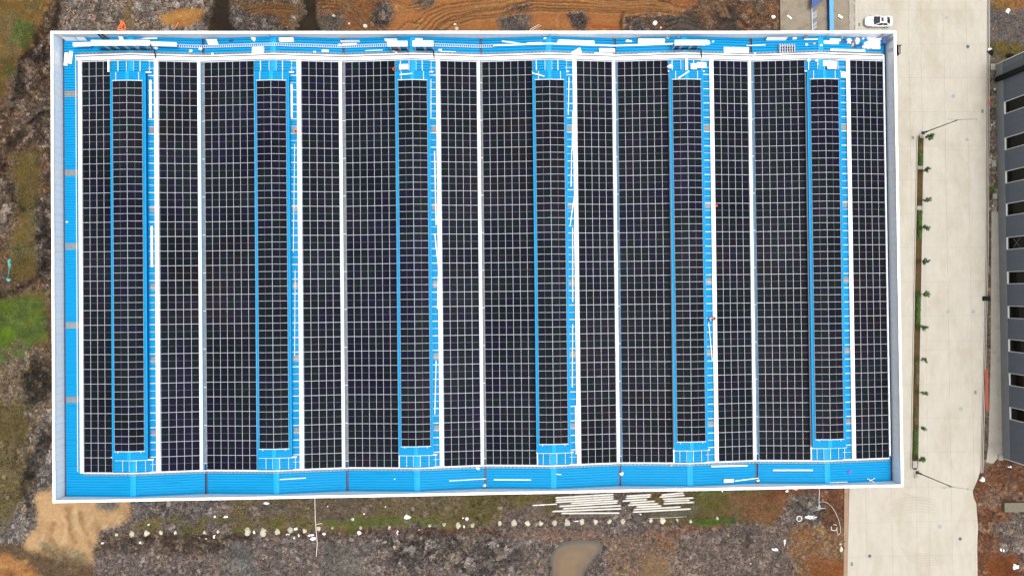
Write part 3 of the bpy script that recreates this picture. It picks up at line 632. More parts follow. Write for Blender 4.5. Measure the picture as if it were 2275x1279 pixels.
# fix winding so that the top faces up
mb.f[0] = tuple(range(n)) if sum((poly[(i + 1) % n][0] - poly[i][0]) * (poly[(i + 1) % n][1] + poly[i][1]) for i in range(n)) < 0 else tuple(reversed(range(n)))
road = obj('road', mb, M['joint']); tag(road, 'pale concrete road and yard with slab joints', None, None, 'structure')
xs = [57.5, 62.0, 66.6, 71.0, 73.2, 77.3, 81.4, 90.0]; ys = list(np.arange(-72, 72, 6.0))
for i in range(len(xs) - 1):
    for j in range(len(ys) - 1):
        P = poly
        for ax, val, kg in ((0, xs[i] + 0.014, True), (0, xs[i + 1] - 0.014, False), (1, ys[j] + 0.014, True), (1, ys[j + 1] - 0.014, False)):
            P = clip_poly(P, ax, val, kg)
            if len(P) < 3: break
        if len(P) < 3: continue
        ar = 0.5 * sum(P[k][0] * P[(k + 1) % len(P)][1] - P[(k + 1) % len(P)][0] * P[k][1] for k in range(len(P)))
        if abs(ar) < 0.6: continue
        if ar < 0: P = P[::-1]
        n = len(P); mb = MB()
        mb.add([(x, y, RZ - 0.012) for x, y in P] + [(x, y, RZ) for x, y in P], [tuple(n + k for k in range(n))] + [(k, (k + 1) % n, (k + 1) % n + n, k + n) for k in range(n)])
        obj('slab', mb, M['concrete'], road)
# edge beam and paths
mb = MB(); a0 = at(1875.5, 1078, 0); a1 = at(1886, 1078, 0); b0 = at(1873.5, 1300, 0); b1 = at(1882.5, 1300, 0)
mb.hexa([(b0.x, b0.y, -.4), (b1.x, b1.y, -.4), (a1.x - .06, a1.y, -.4), (a0.x, a0.y, -.4)], [(b0.x, b0.y, .1), (b1.x, b1.y, .1), (a1.x - .06, a1.y, .1), (a0.x, a0.y, .1)])
tag(obj('edge_beam', mb, M['beamcon']), 'tan concrete edge beam along the west side of the southern road', None, None, 'structure')
mb = MB(); a0 = at(1731, -120, 0); a1 = at(1899.5, 90, 0)
mb.box(a0.x, a1.y, -0.5, a1.x + 0.3, a0.y, 0.06)
tag(obj('yard', mb, M['padcon']), 'stained rough concrete yard north of the building', None, None, 'structure')
# broken pale strip of concrete between yard and road
mb = MB(); r = random.Random(3); px = []; a = at(1884, -60, 0); b = at(1886, 69, 0)
K = 46; Lp = []; Rp = []
for k in range(K + 1):
    t = k / K; y = a.y + (b.y - a.y) * t; Lp.append((a.x + r.uniform(-.12, .12), y)); Rp.append((a.x + 1.05 + r.uniform(-.28, .12), y))
for k in range(K):
    zt = 0.14 + r.uniform(-.03, .05)
    mb.hexa([(*Lp[k+1], 0), (*Rp[k+1], 0), (*Rp[k], 0), (*Lp[k], 0)], [(*Lp[k+1], zt), (*Rp[k+1], zt), (*Rp[k], zt), (*Lp[k], zt)])
tag(obj('mortar_strip', mb, M['palecon']), 'rough pale mortar spilled along the west edge of the northern road', None, None, 'structure')
# east pavement next to the dark building
pth = [(2203, 470), (2218, 470), (2228, 1008), (2212, 1022), (2200, 1040), (2194, 1052), (2188, 1050), (2196, 990), (2201, 800)]
P = [tuple(at(u, v, .05)[:2]) for u, v in pth][::-1]; n = len(P); mb = MB()
mb.add([(x, y, -.4) for x, y in P] + [(x, y, .05) for x, y in P], [tuple(n + k for k in range(n))] + [(k, (k + 1) % n, (k + 1) % n + n, k + n) for k in range(n)])
tag(obj('pavement', mb, M['palecon']), 'pale weathered concrete apron along the dark building', None, None, 'structure')
# road kerbs: east edge (two thin pale lines)
kp = [(2193.5, -60), (2192, 300), (2190, 560), (2184, 820), (2178, 1050)]
for off, nm in ((0.0, 'first'), (0.34, 'second')):
    mb = MB(); pts = [at(u, v, RZ) for u, v in kp]
    for p_, q_ in zip(pts[:-1], pts[1:]):
        mb.beam((p_.x + 0.1 + off, p_.y, -0.2), (q_.x + 0.1 + off, q_.y, -0.2), 0.12, 0.2 + RZ + (0.10 if off == 0 else 0.02))
    tag(obj('kerb', mb, M['curb']), 'low pale kerb line along the east edge of the road, ' + ('nearer the road' if off == 0 else 'outer line beside the ditch'), None, None, 'structure')

mb = MB(); r = random.Random(12)
def arc(u0, v0, u1, v1, sag, wd):
    P = []
    for k in range(15):
        t_ = k / 14; p = at(u0 + (u1 - u0) * t_, v0 + (v1 - v0) * t_ + sag * 4 * t_ * (1 - t_), RZ + .004); P.append(p)
    for a_, b_ in zip(P[:-1], P[1:]):
        n_ = Vector((-(b_ - a_).y, (b_ - a_).x, 0)).normalized() * wd / 2; mb.add([a_ - n_, b_ - n_, b_ + n_, a_ + n_], [(0, 1, 2, 3)])
for k in range(6): arc(1985 + r.uniform(-6, 8), 1146 - k * 7, 2075 + r.uniform(-8, 8), 1140 - k * 6, -7, .06)
for k in range(6): arc(1998 + k * 3, 1212 + k * 5, 2072 + k * 3, 1226 + k * 5, 9, .07)
for k in range(3): arc(1935 + k * 4, 1279, 1945 + k * 6, 1238, 3, .06)
for k in range(3): arc(2004 + k * 6, 1092 + k * 2, 2050 + k * 7, 1116 - k * 3, 2, .05)
arc(2000, 745, 2030, 748, 0, .05); arc(2047, 757, 2180, 757, 0, .04); arc(2090, 330, 2175, 334, 1, .04)
tag(obj('tyre_marks', mb, mat('tyre_mark', alb((204, 195, 178)), .9, 0, .06, 3, spec=.1)), 'faint curved tyre marks on the pale concrete road', None, None, 'stuff')
# manholes and gratings
def manhole(u, v, rad, tone, label):
    p = at(u, v, RZ + 0.004); t = thing('manhole', label, 'manhole', (p.x, p.y, RZ + 0.004), 0, 'manhole covers in the concrete road')
    mb = MB(); mb.lathe([(rad, 0), (rad, 0.012), (rad - .07, 0.014)], 24); obj('frame', mb, M['grey' if tone else 'curb'], t)
    mb = MB(); mb.lathe([(rad - .1, 0.010), (rad - .1, 0.02), (rad - 0.13, 0.024)], 24)
    for k in range(6):
        an = k * math.pi / 3; mb.box(math.cos(an) * .25 - .04, math.sin(an) * .25 - .04, .024, math.cos(an) * .25 + .04, math.sin(an) * .25 + .04, .032)
    obj('cover', mb, M['dark' if tone == 2 else 'grey'], t)
for u, v, r_, tn, lb in ((2150, 104, .38, 2, 'dark round manhole cover on the road east of the building corner box'), (2118, 214, .36, 1, 'grey round manhole cover on the road north of the northern street lamp'),
                         (2149, 310, .36, 0, 'faint pale manhole cover just south of the northern lamp head'), (2103, 40, .22, 1, 'small grey manhole cover east of the white car'),
                         (2106, 692, .36, 1, 'left of the two manhole covers side by side on the middle of the road'), (2162, 692, .34, 1, 'right of the two manhole covers side by side on the middle of the road'),
                         (2135, 908, .36, 1, 'grey manhole cover on the road near the south end of the tree row'), (2088, 1169, .36, 1, 'grey manhole cover south of the southern street lamp'),
                         (2133, 1196, .36, 2, 'dark manhole cover at lower right of the southern road'), (1932, 1234, .36, 2, 'dark manhole cover at lower left of the southern road')):
    manhole(u, v, r_, tn, lb)
def grating(u, v, wx_, wy_, n, label):
    p = at(u, v, RZ); t = thing('drain_grating', label, 'grating', (p.x, p.y, RZ + .004), 0, 'rectangular drain gratings in the concrete')
    mb = MB(); mb.box(-wx_/2, -wy_/2, 0, wx_/2, wy_/2, .008); obj('frame', mb, M['dark'], t)
    for k in range(n):
        x = -wx_/2 + wx_ * (k + .5) / n; mb = MB(); mb.box(x - wx_/n*.22, -wy_/2 + .05, .008, x + wx_/n*.22, wy_/2 - .05, .03); obj('bar', mb, M['grey'], t)
for u, v, a, b, n, lb in ((2183, 247, .42, .6, 4, 'small drain grating at the east road edge beside the northern lamp'), (2167, 871, .42, .6, 4, 'small drain grating at the east road edge near the red pipe'),
                          (2028, 306, .45, .5, 3, 'brown square drain cover left of the rounded north end of the planter'), (1909, 55, .36, .6, 3, 'dark drain cover in front of the white car'),
                          (1892.5, 1252, .42, .6, 4, 'small grey drain cover at the lower left corner of the southern road')):
    grating(u, v, a, b, n, lb)

# ------------------------------------------------------------------ the factory building
fac = thing('factory', 'long white and blue factory with a six-bay ridged roof covered in solar panels', 'factory', ((BX0 + BX1) / 2, (BY0 + BY1) / 2, 0))
FO = Vector(fac.location)
def fobj(name, mb, mats, parent=fac, smooth=False):
    off = FO
    mb.v = [(x - off.x, y - off.y, z) for x, y, z in mb.v]
    return obj(name, mb, mats, parent, smooth)
RID = [-59.33, -37.18, -15.2, 6.38, 28.2, 50.37]
VAL = [-70.45, -48.44, -26.32, -4.46, 17.15, 39.33, 61.55]
ZV, ZR = 9.0, 9.97
def zroof(x):
    x = min(max(x, VAL[0]), VAL[-1])
    for b in range(6):
        if x <= VAL[b + 1]:
            if x <= RID[b]: return ZV + (ZR - ZV) * (x - VAL[b]) / (RID[b] - VAL[b])
            return ZV + (ZR - ZV) * (VAL[b + 1] - x) / (VAL[b + 1] - RID[b])
    return ZV
PT = 11.25; CW = 0.40
# outer walls, parapet inner lining, coping
for (x0, y0, x1, y1) in ((BX0 + .05, BY0 + .05, BX1 - .05, BY0 + .2), (BX0 + .05, BY1 - .2, BX1 - .05, BY1 - .05), (BX0 + .05, BY0 + .2, BX0 + .2, BY1 - .2), (BX1 - .2, BY0 + .2, BX1 - .05, BY1 - .2)):
    mb = MB(); mb.box(x0, y0, -.5, x1, y1, PT - .06); fobj('wall', mb, M['outer'])
IX0, IX1, IY0, IY1 = BX0 + .30, BX1 - .30, BY0 + .30, BY1 - .30
def lining(p, q, nrm):     # wall lining with shallow vertical seams each ~1.15 m
    p = Vector(p); q = Vector(q); L_ = (q - p).length; n = int(L_ / 1.15); d_ = (q - p) / n; mb = MB(); nv = Vector(nrm)
    for k in range(n):
        a = p + d_ * k + d_ * 0.012; b = p + d_ * (k + 1) - d_ * 0.012
        mb.hexa([a, b, b - nv * .09, a - nv * .09] if nv.cross(d_).z > 0 else [b, a, a - nv * .09, b - nv * .09],
                [v + Vector((0, 0, PT - .07 - p.z)) for v in ([a, b, b - nv * .09, a - nv * .09] if nv.cross(d_).z > 0 else [b, a, a - nv * .09, b - nv * .09])])
    return mb
for p, q, n_ in (((IX0, IY0, 8.5), (IX0, IY1, 8.5), (1, 0, 0)), ((IX1, IY0, 8.5), (IX1, IY1, 8.5), (-1, 0, 0)), ((IX0, IY0, 8.5), (IX1, IY0, 8.5), (0, 1, 0)), ((IX0, IY1, 8.5), (IX1, IY1, 8.5), (0, -1, 0))):
    fobj('parapet_lining', lining(p, q, n_), M['wallpanel'])
for (x0, y0, x1, y1) in ((BX0, BY0, BX1, BY0 + CW), (BX0, BY1 - CW, BX1, BY1), (BX0, BY0 + CW, BX0 + CW, BY1 - CW), (BX1 - CW, BY0 + CW, BX1, BY1 - CW)):
    lx = (x1 - x0) > (y1 - y0); nseg = int(round(max(x1 - x0, y1 - y0) / 6.0)); rj = random.Random(int(x0 * 7 + y0))
    for k in range(nseg):
        f0, f1 = k / nseg, (k + 1) / nseg; jz = rj.uniform(-.008, .008); js = rj.uniform(-.018, .018); mb = MB()
        if lx: mb.box(x0 + (x1 - x0) * f0 + .012, y0 + js, PT - .06, x0 + (x1 - x0) * f1 - .012, y1 + js, PT + .04 + jz)
        else: mb.box(x0 + js, y0 + (y1 - y0) * f0 + .012, PT - .06, x1 + js, y0 + (y1 - y0) * f1 - .012, PT + .04 + jz)
        fobj('coping', mb, M['coping'])
# roof slopes with standing ribs
RY0, RY1 = IY0 - .02, IY1 + .02
def ribsheet(x0, x1, zf, y0, y1, per, rw, rh, th=0.0):
    mb = MB(); prof = []; y = y0; g_ = per * .24
    while y < y1 - per * .5:
        q = y + per; prof += [(y, 0), (q - rw - g_, 0), (q - rw - g_ + .01, -g_ * 1.2), (q - rw - .01, -g_ * 1.2), (q - rw, rh), (q - .005, rh)]; y += per
    prof.append((y1, 0)); n = len(prof)
    vs = [(x0, yy, zf(x0) + zz) for yy, zz in prof] + [(x1, yy, zf(x1) + zz) for yy, zz in prof]
    mb.add(vs, [(i, i + n, i + n + 1, i + 1) for i in range(n - 1)]); return mb
def sheets(name, x0, x1, zf, y0, y1, per, rw, rh, m, parent=None): return fobj(name, ribsheet(x0, x1, zf, y0, y1, per, rw, rh), m, parent or fac)
for b in range(6):
    sheets('roof_slope', VAL[b] + (.22 if b else .3), RID[b] - .02, zroof, RY0, RY1, .41, .075, .06, M['roof'])
    sheets('roof_slope', RID[b] + .02, VAL[b + 1] - (.22 if b < 5 else .3), zroof, RY0, RY1, .41, .075, .06, M['roof'])
    mb = MB(); n = 1
    mb.add([(RID[b] - .45, RY0, ZR + .03), (RID[b], RY0, ZR + .075), (RID[b] + .45, RY0, ZR + .03), (RID[b] - .45, RY1, ZR + .03), (RID[b], RY1, ZR + .075), (RID[b] + .45, RY1, ZR + .03)], [(0, 1, 4, 3), (1, 2, 5, 4)])
    fobj('ridge_cap', mb, M['ridge'])
mb = MB(); mb.box(IX0 - .05, RY0, ZV - .5, IX1 + .05, RY1, ZV - .28); fobj('roof_deck', mb, M['gutterdark'])
for k, xv in enumerate(VAL):
    mb = MB(); wd = .22 if 0 < k < 6 else .3
    s0 = xv - wd if k else IX0; s1 = xv + wd if k < 6 else IX1
    mb.box(s0, RY0, ZV - .27, s1, RY1, ZV - .22)
    if 0 < k < 6:
        mb.box(s0, RY0, ZV - .22, s0 + .05, RY1, ZV + .06); mb.box(s1 - .05, RY0, ZV - .22, s1, RY1, ZV + .06)
    fobj('valley_gutter', mb, M['gutterdark'])
# skylight strips
A_, B_, NR = 1.154, 2.298, 28
XW = [-67.146, -48.268, -26.119, -4.283, 17.52, 39.712]; XE = [-55.085, -32.854, -10.905, 10.851, 32.933, 55.217]; NWC = [4, 7, 7, 7, 7, 7]
FY1 = 35.84; FY0 = FY1 - NR * B_
def skylight(x0, x1, y):
    mb = ribsheet(x0, x1, lambda x: zroof(x) + .07, y - .5, y + .5, .25, .05, .03)
    return fobj('skylight', mb, M['skylight'])
for y in (30.91, 18.47, 6.90, -5.49, -17.15): skylight(VAL[0] + .35, -67.9, y)
for b in range(6):
    for y in (25.0, 12.6, 0.3, -11.1, -22.5): skylight(RID[b] + 2.75, XE[b] - .72, y)
# roof monitors
MY0, MY1 = -26.4, 33.85
for b in range(6):
    xc = RID[b]; mb = MB()
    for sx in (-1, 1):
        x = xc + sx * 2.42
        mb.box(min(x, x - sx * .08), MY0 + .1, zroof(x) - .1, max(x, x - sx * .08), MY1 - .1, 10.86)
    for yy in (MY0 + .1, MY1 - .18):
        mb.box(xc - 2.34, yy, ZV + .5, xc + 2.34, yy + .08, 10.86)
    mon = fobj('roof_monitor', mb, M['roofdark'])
    mon['label'] = 'raised ridge monitor of the ' + ORD[b + 1] + ' roof bay from the west'
    zf = lambda x: 11.10 - .088 * abs(x - xc)
    def sub(name, mb_, mt):
        mb_.v = [(x - FO.x, y - FO.y, z) for x, y, z in mb_.v]; return obj(name, mb_, mt, mon)
    sub('monitor_roof', ribsheet(xc - 2.62, xc - .01, zf, MY0, MY1, .27, .05, .035), M['roof'])
    sub('monitor_roof', ribsheet(xc + .01, xc + 2.62, zf, MY0, MY1, .27, .05, .035), M['roof'])
    m2 = MB(); m2.add([(xc - .3, MY0, 11.12), (xc, MY0, 11.15), (xc + .3, MY0, 11.12), (xc - .3, MY1, 11.12), (xc, MY1, 11.15), (xc + .3, MY1, 11.12)], [(0, 1, 4, 3), (1, 2, 5, 4)]); sub('ridge_cap', m2, M['ridge'])
    for sx in (-1, 1):
        m2 = MB(); x = xc + sx * 2.66; m2.box(x - .05, MY0, 10.78, x + .05, MY1, 10.88); sub('eave_gutter', m2, M['ridge'])
    for yy, sx0, sx1 in ((MY1 + .02, -2.72, 3.2), (MY0 - .24, -2.72, 3.2)):
        for q0, q1 in ((sx0, -.02), (.02, sx1)):
            m2 = MB(); za, zb = zroof(xc + q0), zroof(xc + q1)
            m2.hexa([(xc + q0, yy, za + .28), (xc + q1, yy, zb + .28), (xc + q1, yy + .22, zb + .28), (xc + q0, yy + .22, za + .28)], [(xc + q0, yy, za + .36), (xc + q1, yy, zb + .36), (xc + q1, yy + .22, zb + .36), (xc + q0, yy + .22, za + .36)]); sub('end_flashing', m2, M['tray'])

# ------------------------------------------------------------------ solar arrays
def panel_mesh(name, w_, l_, along):
    fw = .021; t = .035; hw, hl = w_ / 2 - .010, l_ / 2 - .010; mb = MB()
    o = [(-hw, -hl), (hw, -hl), (hw, hl), (-hw, hl)]; i = [(-hw + fw, -hl + fw), (hw - fw, -hl + fw), (hw - fw, hl - fw), (-hw + fw, hl - fw)]
    vs = [(x, y, 0) for x, y in o] + [(x, y, t) for x, y in o] + [(x, y, t) for x, y in i] + [(x, y, t - .006) for x, y in i]
    mb.add(vs, [(0,1,5,4),(1,2,6,5),(2,3,7,6),(3,0,4,7),(4,5,9,8),(5,6,10,9),(6,7,11,10),(7,4,8,11),(8,9,13,12),(9,10,14,13),(10,11,15,14),(11,8,12,15)], 0)
    z = t - .006; c = .018
    if along == 'y':
        mb.add([(i[0][0], i[0][1], z), (i[1][0], i[1][1], z), (i[1][0], -c, z), (i[0][0], -c, z), (i[1][0], c, z), (i[0][0], c, z), (i[2][0], i[2][1], z), (i[3][0], i[3][1], z)], [(0,1,2,3),(5,4,6,7)], 1)
        mb.add([(i[0][0], -c, z), (i[1][0], -c, z), (i[1][0], c, z), (i[0][0], c, z)], [(0,1,2,3)], 2)
    else:
        mb.add([(i[0][0], i[0][1], z), (-c, i[0][1], z), (-c, i[2][1], z), (i[0][0], i[2][1], z), (c, i[0][1], z), (i[1][0], i[0][1], z), (i[1][0], i[2][1], z), (c, i[2][1], z)], [(0,1,2,3),(4,5,6,7)], 1)
        mb.add([(-c, i[0][1], z), (c, i[0][1], z), (c, i[2][1], z), (-c, i[2][1], z)], [(0,1,2,3)], 2)
    return mb.mesh(name, [M['frame'], M['cell'], M['midline']])
PM = panel_mesh('solar_panel', A_, B_, 'y'); PL = panel_mesh('solar_panel_wide', 2.285, 1.146, 'x')
ct = {}
SA = math.atan((ZR - ZV) / 11.0); CA = math.cos(SA)
BAY = [ORD[i] for i in range(1, 7)]
for b in range(6):
    for side in ('west', 'east'):
        nc = NWC[b] if side == 'west' else 5; x0 = XW[b] if side == 'west' else XE[b]; sg = 1 if side == 'west' else -1
        lab = ('narrow solar field four panels wide beside the west parapet' if (b == 0 and side == 'west') else
               ('solar field seven panels wide, west slope of %s roof bay from left' if side == 'west' else 'solar field five panels wide, east slope of %s roof bay from left') % BAY[b])
        xm = x0 + nc * A_ * CA / 2
        t = thing('solar_array', lab, 'solar array', (xm, (FY0 + FY1) / 2, zroof(xm) + .13), 0, 'solar fields on the main roof slopes')
        t.rotation_euler = (0, -sg * SA, 0)
        for i in range(nc):
            xl = (i - (nc - 1) / 2) * A_
            for j in range(NR):
                o = link('solar_panel', PM, t, (xl + nr.normal(0, .003), (j - (NR - 1) / 2) * B_, nr.normal(0, .003)), (nr.normal(0, .002), nr.normal(0, .002), nr.normal(0, .0008)))
        # rails under the panels, seen in the gaps and beyond the edge
        ext = (2.0 if side == 'east' else 0.0); xa = -nc * A_ / 2 - .02; xb = nc * A_ / 2 + .02
        if side == 'east': xa = -nc * A_ / 2 - (XE[b] - RID[b] - 2.6)
        for j in range(NR * 2 + 1):
            y = (j / 2 - NR / 2) * B_; wd = .15 if j % 2 == 0 else .07
            if side == 'west' and j % 2: continue
            mb = MB(); mb.box(xa, y - wd / 2, -.055, xb, y + wd / 2, -.004 if j % 2 else -.002)
            obj('mounting_rail', mb, M['alu'], t)
    xc = RID[b]
    t = thing('solar_array', 'solar field two panels wide on the monitor of %s roof bay from left' % BAY[b], 'solar array', (xc, 3.70, 11.10), 0, 'solar fields on the ridge monitors')
    for sx in (-1, 1):
        for j in range(50):
            o = link('solar_panel', PL, t, (sx * 1.143, (j - 24.5) * 1.146, .085 - .088 * 1.143), (0, sx * .088, 0))
    for x in (-1.75, 1.75):
        mb = MB(); mb.box(x - .05, -29.0, -.15 - .02, x + .05, 30.05, -.15 + .10); obj('mounting_rail', mb, M['alu'], t)
    for k in (-1, 1):
        mb = MB(); y = k * 28.72; 
        mb.hexa([(-2.35, y - .05, -.16), (0, y - .05, .02), (0, y + .05, .02), (-2.35, y + .05, -.16)], [(-2.35, y - .05, -.10), (0, y - .05, .08), (0, y + .05, .08), (-2.35, y + .05, -.10)])
        mb.hexa([(0, y - .05, .02), (2.35, y - .05, -.16), (2.35, y + .05, -.16), (0, y + .05, .02)], [(0, y - .05, .08), (2.35, y - .05, -.10), (2.35, y + .05, -.10), (0, y + .05, .08)])
        obj('mounting_rail', mb, M['alu'], t)

# ------------------------------------------------------------------ cable trays, covers and rails on the roof
def slope_strip(name, label, cat, x0, x1, y0, y1, zo, th, m, group=None):
    """strip following the roof, broken at ridges and valleys"""
    brk = sorted([x0, x1] + [v for v in RID + VAL if x0 < v < x1]); t = thing(name, label, cat, ((x0 + x1) / 2, (y0 + y1) / 2, zroof((x0 + x1) / 2)), 0, group)
    L0 = Vector(t.location)
    for a, b_ in zip(brk[:-1], brk[1:]):
        za, zb = zroof(a) + zo, zroof(b_) + zo; g_ = .012; mb = MB()
        mb.hexa([(a + g_, y0, za), (b_ - g_, y0, zb), (b_ - g_, y1, zb), (a + g_, y1, za)], [(a + g_, y0, za + th), (b_ - g_, y0, zb + th), (b_ - g_, y1, zb + th), (a + g_, y1, za + th)])
        mb.v = [(x - L0.x, y - L0.y, z - L0.z) for x, y, z in mb.v]
        obj('cover', mb, m, t)
    return t
slope_strip('cable_tray', 'wide white covered cable tray zigzagging along the north side of the solar fields', 'cable tray', -67.95, 61.0, 36.06, 36.56, .10, .22, M['tray'])
slope_strip('gap_shade_strip', 'grey strip added to darken the gaps beside the north covered tray and duct', 'gap strip', -68.1, 61.1, 35.98, 37.02, .07, .03, M['galv'])  # grey strip added so the gaps beside tray and duct read as shaded
slope_strip('cable_duct', 'thin white duct on the north side of the wide covered cable tray', 'cable duct', -68.2, 61.05, 36.78, 36.94, .10, .18, M['tray'])
slope_strip('edge_rail', 'long grey rail between the covered tray and the top of the solar fields', 'rail', -67.2, 60.9, 35.86, 35.96, .08, .08, M['alu'])
slope_strip('edge_rail', 'long white rail along the bottom edge of all solar fields', 'rail', -67.3, 61.0, FY0 - .18, FY0 - .05, .10, .10, M['tray'])
def longtray(name, label, cat, x0, x1, y0, y1, zo, th, m, group=None, seg=0):
    t = thing(name, label, cat, ((x0 + x1) / 2, (y0 + y1) / 2, zroof((x0 + x1) / 2) + zo), 0, group)
    n = max(1, seg); L_ = (y1 - y0) / n
    for k in range(n):
        mb = MB(); mb.box(-(x1 - x0) / 2, -(y1 - y0) / 2 + k * L_ + .006, 0, (x1 - x0) / 2, -(y1 - y0) / 2 + (k + 1) * L_ - .006, th)
        obj('cover', mb, m, t)
    return t
GT = 'white cable tray covers beside the east-slope fields'
for b in range(6):
    longtray('cable_tray', 'wide white cable tray right of the monitor in the %s roof bay' % BAY[b], 'cable tray', XE[b] - .68, XE[b] - .06, FY0 - .1, FY1 + .15, .10, .22, M['tray'], GT, 1)
    xr = XE[b] + 5 * A_ * CA
    if b < 5: longtray('cable_tray', 'white cable tray beside the valley gutter, right edge of the %s roof bay' % BAY[b], 'cable tray', xr + .06, xr + .50, FY0 - .1, FY1 + .12, .10, .20, M['tray'], 'white cable trays beside the valley gutters', 1)
    if b > 1: longtray('cable_duct', 'thin white duct left of the monitor in the %s roof bay' % BAY[b], 'cable duct', XW[b] + 7 * A_ * CA + .03, XW[b] + 7 * A_ * CA + .17, FY0, MY1 - .2, .12, .08, M['tray'], 'thin white ducts beside the monitors', 1)
longtray('cable_tray', 'white cable tray on the left edge of the westernmost solar field', 'cable tray', -67.72, -67.2, FY0 - .1, FY1 + .3, .10, .2, M['tray'], None, 1)
longtray('cable_tray', 'narrow pale blue tray at the right edge of the easternmost solar field', 'cable tray', 61.0, 61.22, FY0 + .3, FY1 + 1.0, .05, .16, M['wallpanel'], None, 1)
# ladder trays: two side rails and countable but tiny rungs
def ladder(label, x0, x1, y, wd, step, m, zo=.12, group=None):
    brk = sorted([x0, x1] + [v for v in RID + VAL if x0 < v < x1]); xm = (x0 + x1) / 2; t = thing('ladder_tray', label, 'cable ladder', (xm, y, zroof(xm)), 0, group); L0 = Vector(t.location)
    for s_ in (-1, 1):
        mb = MB()
        for a, b_ in zip(brk[:-1], brk[1:]):
            mb.beam((a, y + s_ * wd / 2, zroof(a) + zo), (b_, y + s_ * wd / 2, zroof(b_) + zo), .06, .08)
        mb.v = [(x - L0.x, yy - L0.y, z - L0.z) for x, yy, z in mb.v]; obj('side_rail', mb, m, t)
    xx = x0 + step; mb = MB(); n = 0
    while xx < x1 - .1:
        mb.box(xx - step * .16, y - wd / 2, zroof(xx) + zo, xx + step * .16, y + wd / 2, zroof(xx) + zo + .05); xx += step; n += 1
    mb.v = [(x - L0.x, yy - L0.y, z - L0.z) for x, yy, z in mb.v]; o = obj('rungs', mb, m, t); o['kind'] = 'stuff'
pA = at(394, 101, 9.4); pB = at(859, 100, 9.6); pC = at(964, 100, 9.5); pD = at(1095, 103, 9.2)
ladder('long pale ladder tray on the north roof edge, left of the central canopies', pA.x, pB.x, 38.35, .42, .335, M['alu'])
ladder('short pale ladder tray right of the two central white canopies', pC.x, pD.x, 38.35, .42, .335, M['alu'])
ladder('fine dashed ladder tray tight against the north duct', -67.9, 60.9, 37.18, .16, .62, M['grey'], .06)
ladder('fine dashed ladder tray just below the bottom edge of the solar fields', -67.3, 60.9, FY0 - .40, .18, .62, M['grey'], .05)
slope_strip('cable_tray', 'narrow white closed tray on the north roof edge, left of right canopy', 'cable tray', pD.x, at(1499, 98, 9.8).x, 38.28, 38.52, .12, .14, M['tray'])
# narrow rack along the west side
longtray('ladder_tray', 'thin white rail rack along the west edge of the roof panels', 'cable ladder', -68.25, -68.12, FY0 + .1, FY1 + 1.0, .08, .08, M['alu'], None, 1)
# gutter cover plates with debris along each valley
for k in range(1, 6):
    t = thing('gutter_grating', 'dusty grey galvanised grating over the %s valley gutter from the west' % ORD[k], 'grating', (VAL[k], 3.7, ZV), 0, 'gratings over the valley gutters')
    y = FY0 + 1.0 - 3.7; i = 0
    while y < FY1 - 3.7 - .3:
        L_ = min(3.0, FY1 - 3.7 - y); mb = MB(); mb.box(-.25, y + .02, .07, .22, y + L_ - .02, .10); obj('plate', mb, M['galv'], t)
        if i % 2 == 0: mb = MB(); mb.box(-.27, y - .05, .10, .30, y + .05, .15); obj('bracket', mb, M['alu'], t)
        y += L_; i += 1
# rails running north-south in the open ends of each bay
for b in range(6):
    t = thing('open_rails', 'bare aluminium rails north of the monitor of the %s roof bay' % BAY[b], 'rail set', (RID[b], 34.9, ZR), 0, 'bare rail sets at the north ends of the bays')
    for dx, wd in ((-2.0, .16), (-.62, .10), (.50, .06), (1.45, .16), (2.85, .08)):
        mb = MB(); z = zroof(RID[b] + dx) - ZR + .09; mb.box(dx - wd / 2, -.70, z, dx + wd / 2, .92, z + .06); obj('rail', mb, M['alu'], t)
    t = thing('open_rails', 'bare aluminium rails left open south of the monitor of the %s roof bay' % BAY[b], 'rail set', (RID[b], -27.6, ZR), 0, 'bare rail sets at the south ends of the bays')
    for dx, wd in ((-1.6, .08), (-.55, .06), (.55, .10), (1.9, .08), (2.95, .08)):
        mb = MB(); z = zroof(RID[b] + dx) - ZR + .09; mb.box(dx - wd / 2, -.80, z, dx + wd / 2, .92, z + .05); obj('rail', mb, M['alu'], t)

# ------------------------------------------------------------------ loose things on the roof
def rq(u0, v0, u1, v1, zo, th, name, label, cat, m=None, group=None, lift=0.0, parts=None):
    """flat box lying on the roof over the photo rectangle"""
    c = at((u0 + u1) / 2, (v0 + v1) / 2, 9.6); z = zroof(c.x) + zo
    a = at(u0, v1, z + th); b_ = at(u1, v0, z + th); mb = MB(); cx, cy = (a.x + b_.x) / 2, (a.y + b_.y) / 2
    hx, hy = (b_.x - a.x) / 2, (b_.y - a.y) / 2
    mb.box(-hx, -hy, 0, hx, hy, th)
    o = obj(name, mb, m or M['board']); o.location = (cx, cy, z); sl_ = (zroof(cx + .5) - zroof(cx - .5)); o.rotation_euler = (0, -math.atan(sl_), 0)
    return tag(o, label, cat, group)
def rod(p, q, wd, th, name, label, cat, m=None, zo=.10, group=None):
    a = at(p[0], p[1], 9.5); a.z = zroof(a.x) + zo; b_ = at(q[0], q[1], 9.5); b_.z = zroof(b_.x) + zo
    a = at(p[0], p[1], a.z); b_ = at(q[0], q[1], b_.z)
    c = (a + b_) / 2; mb = MB(); mb.beam(a - c, b_ - c, wd, th); o = obj(name, mb, m or M['tray']); o.location = c
    return tag(o, label, cat, group)
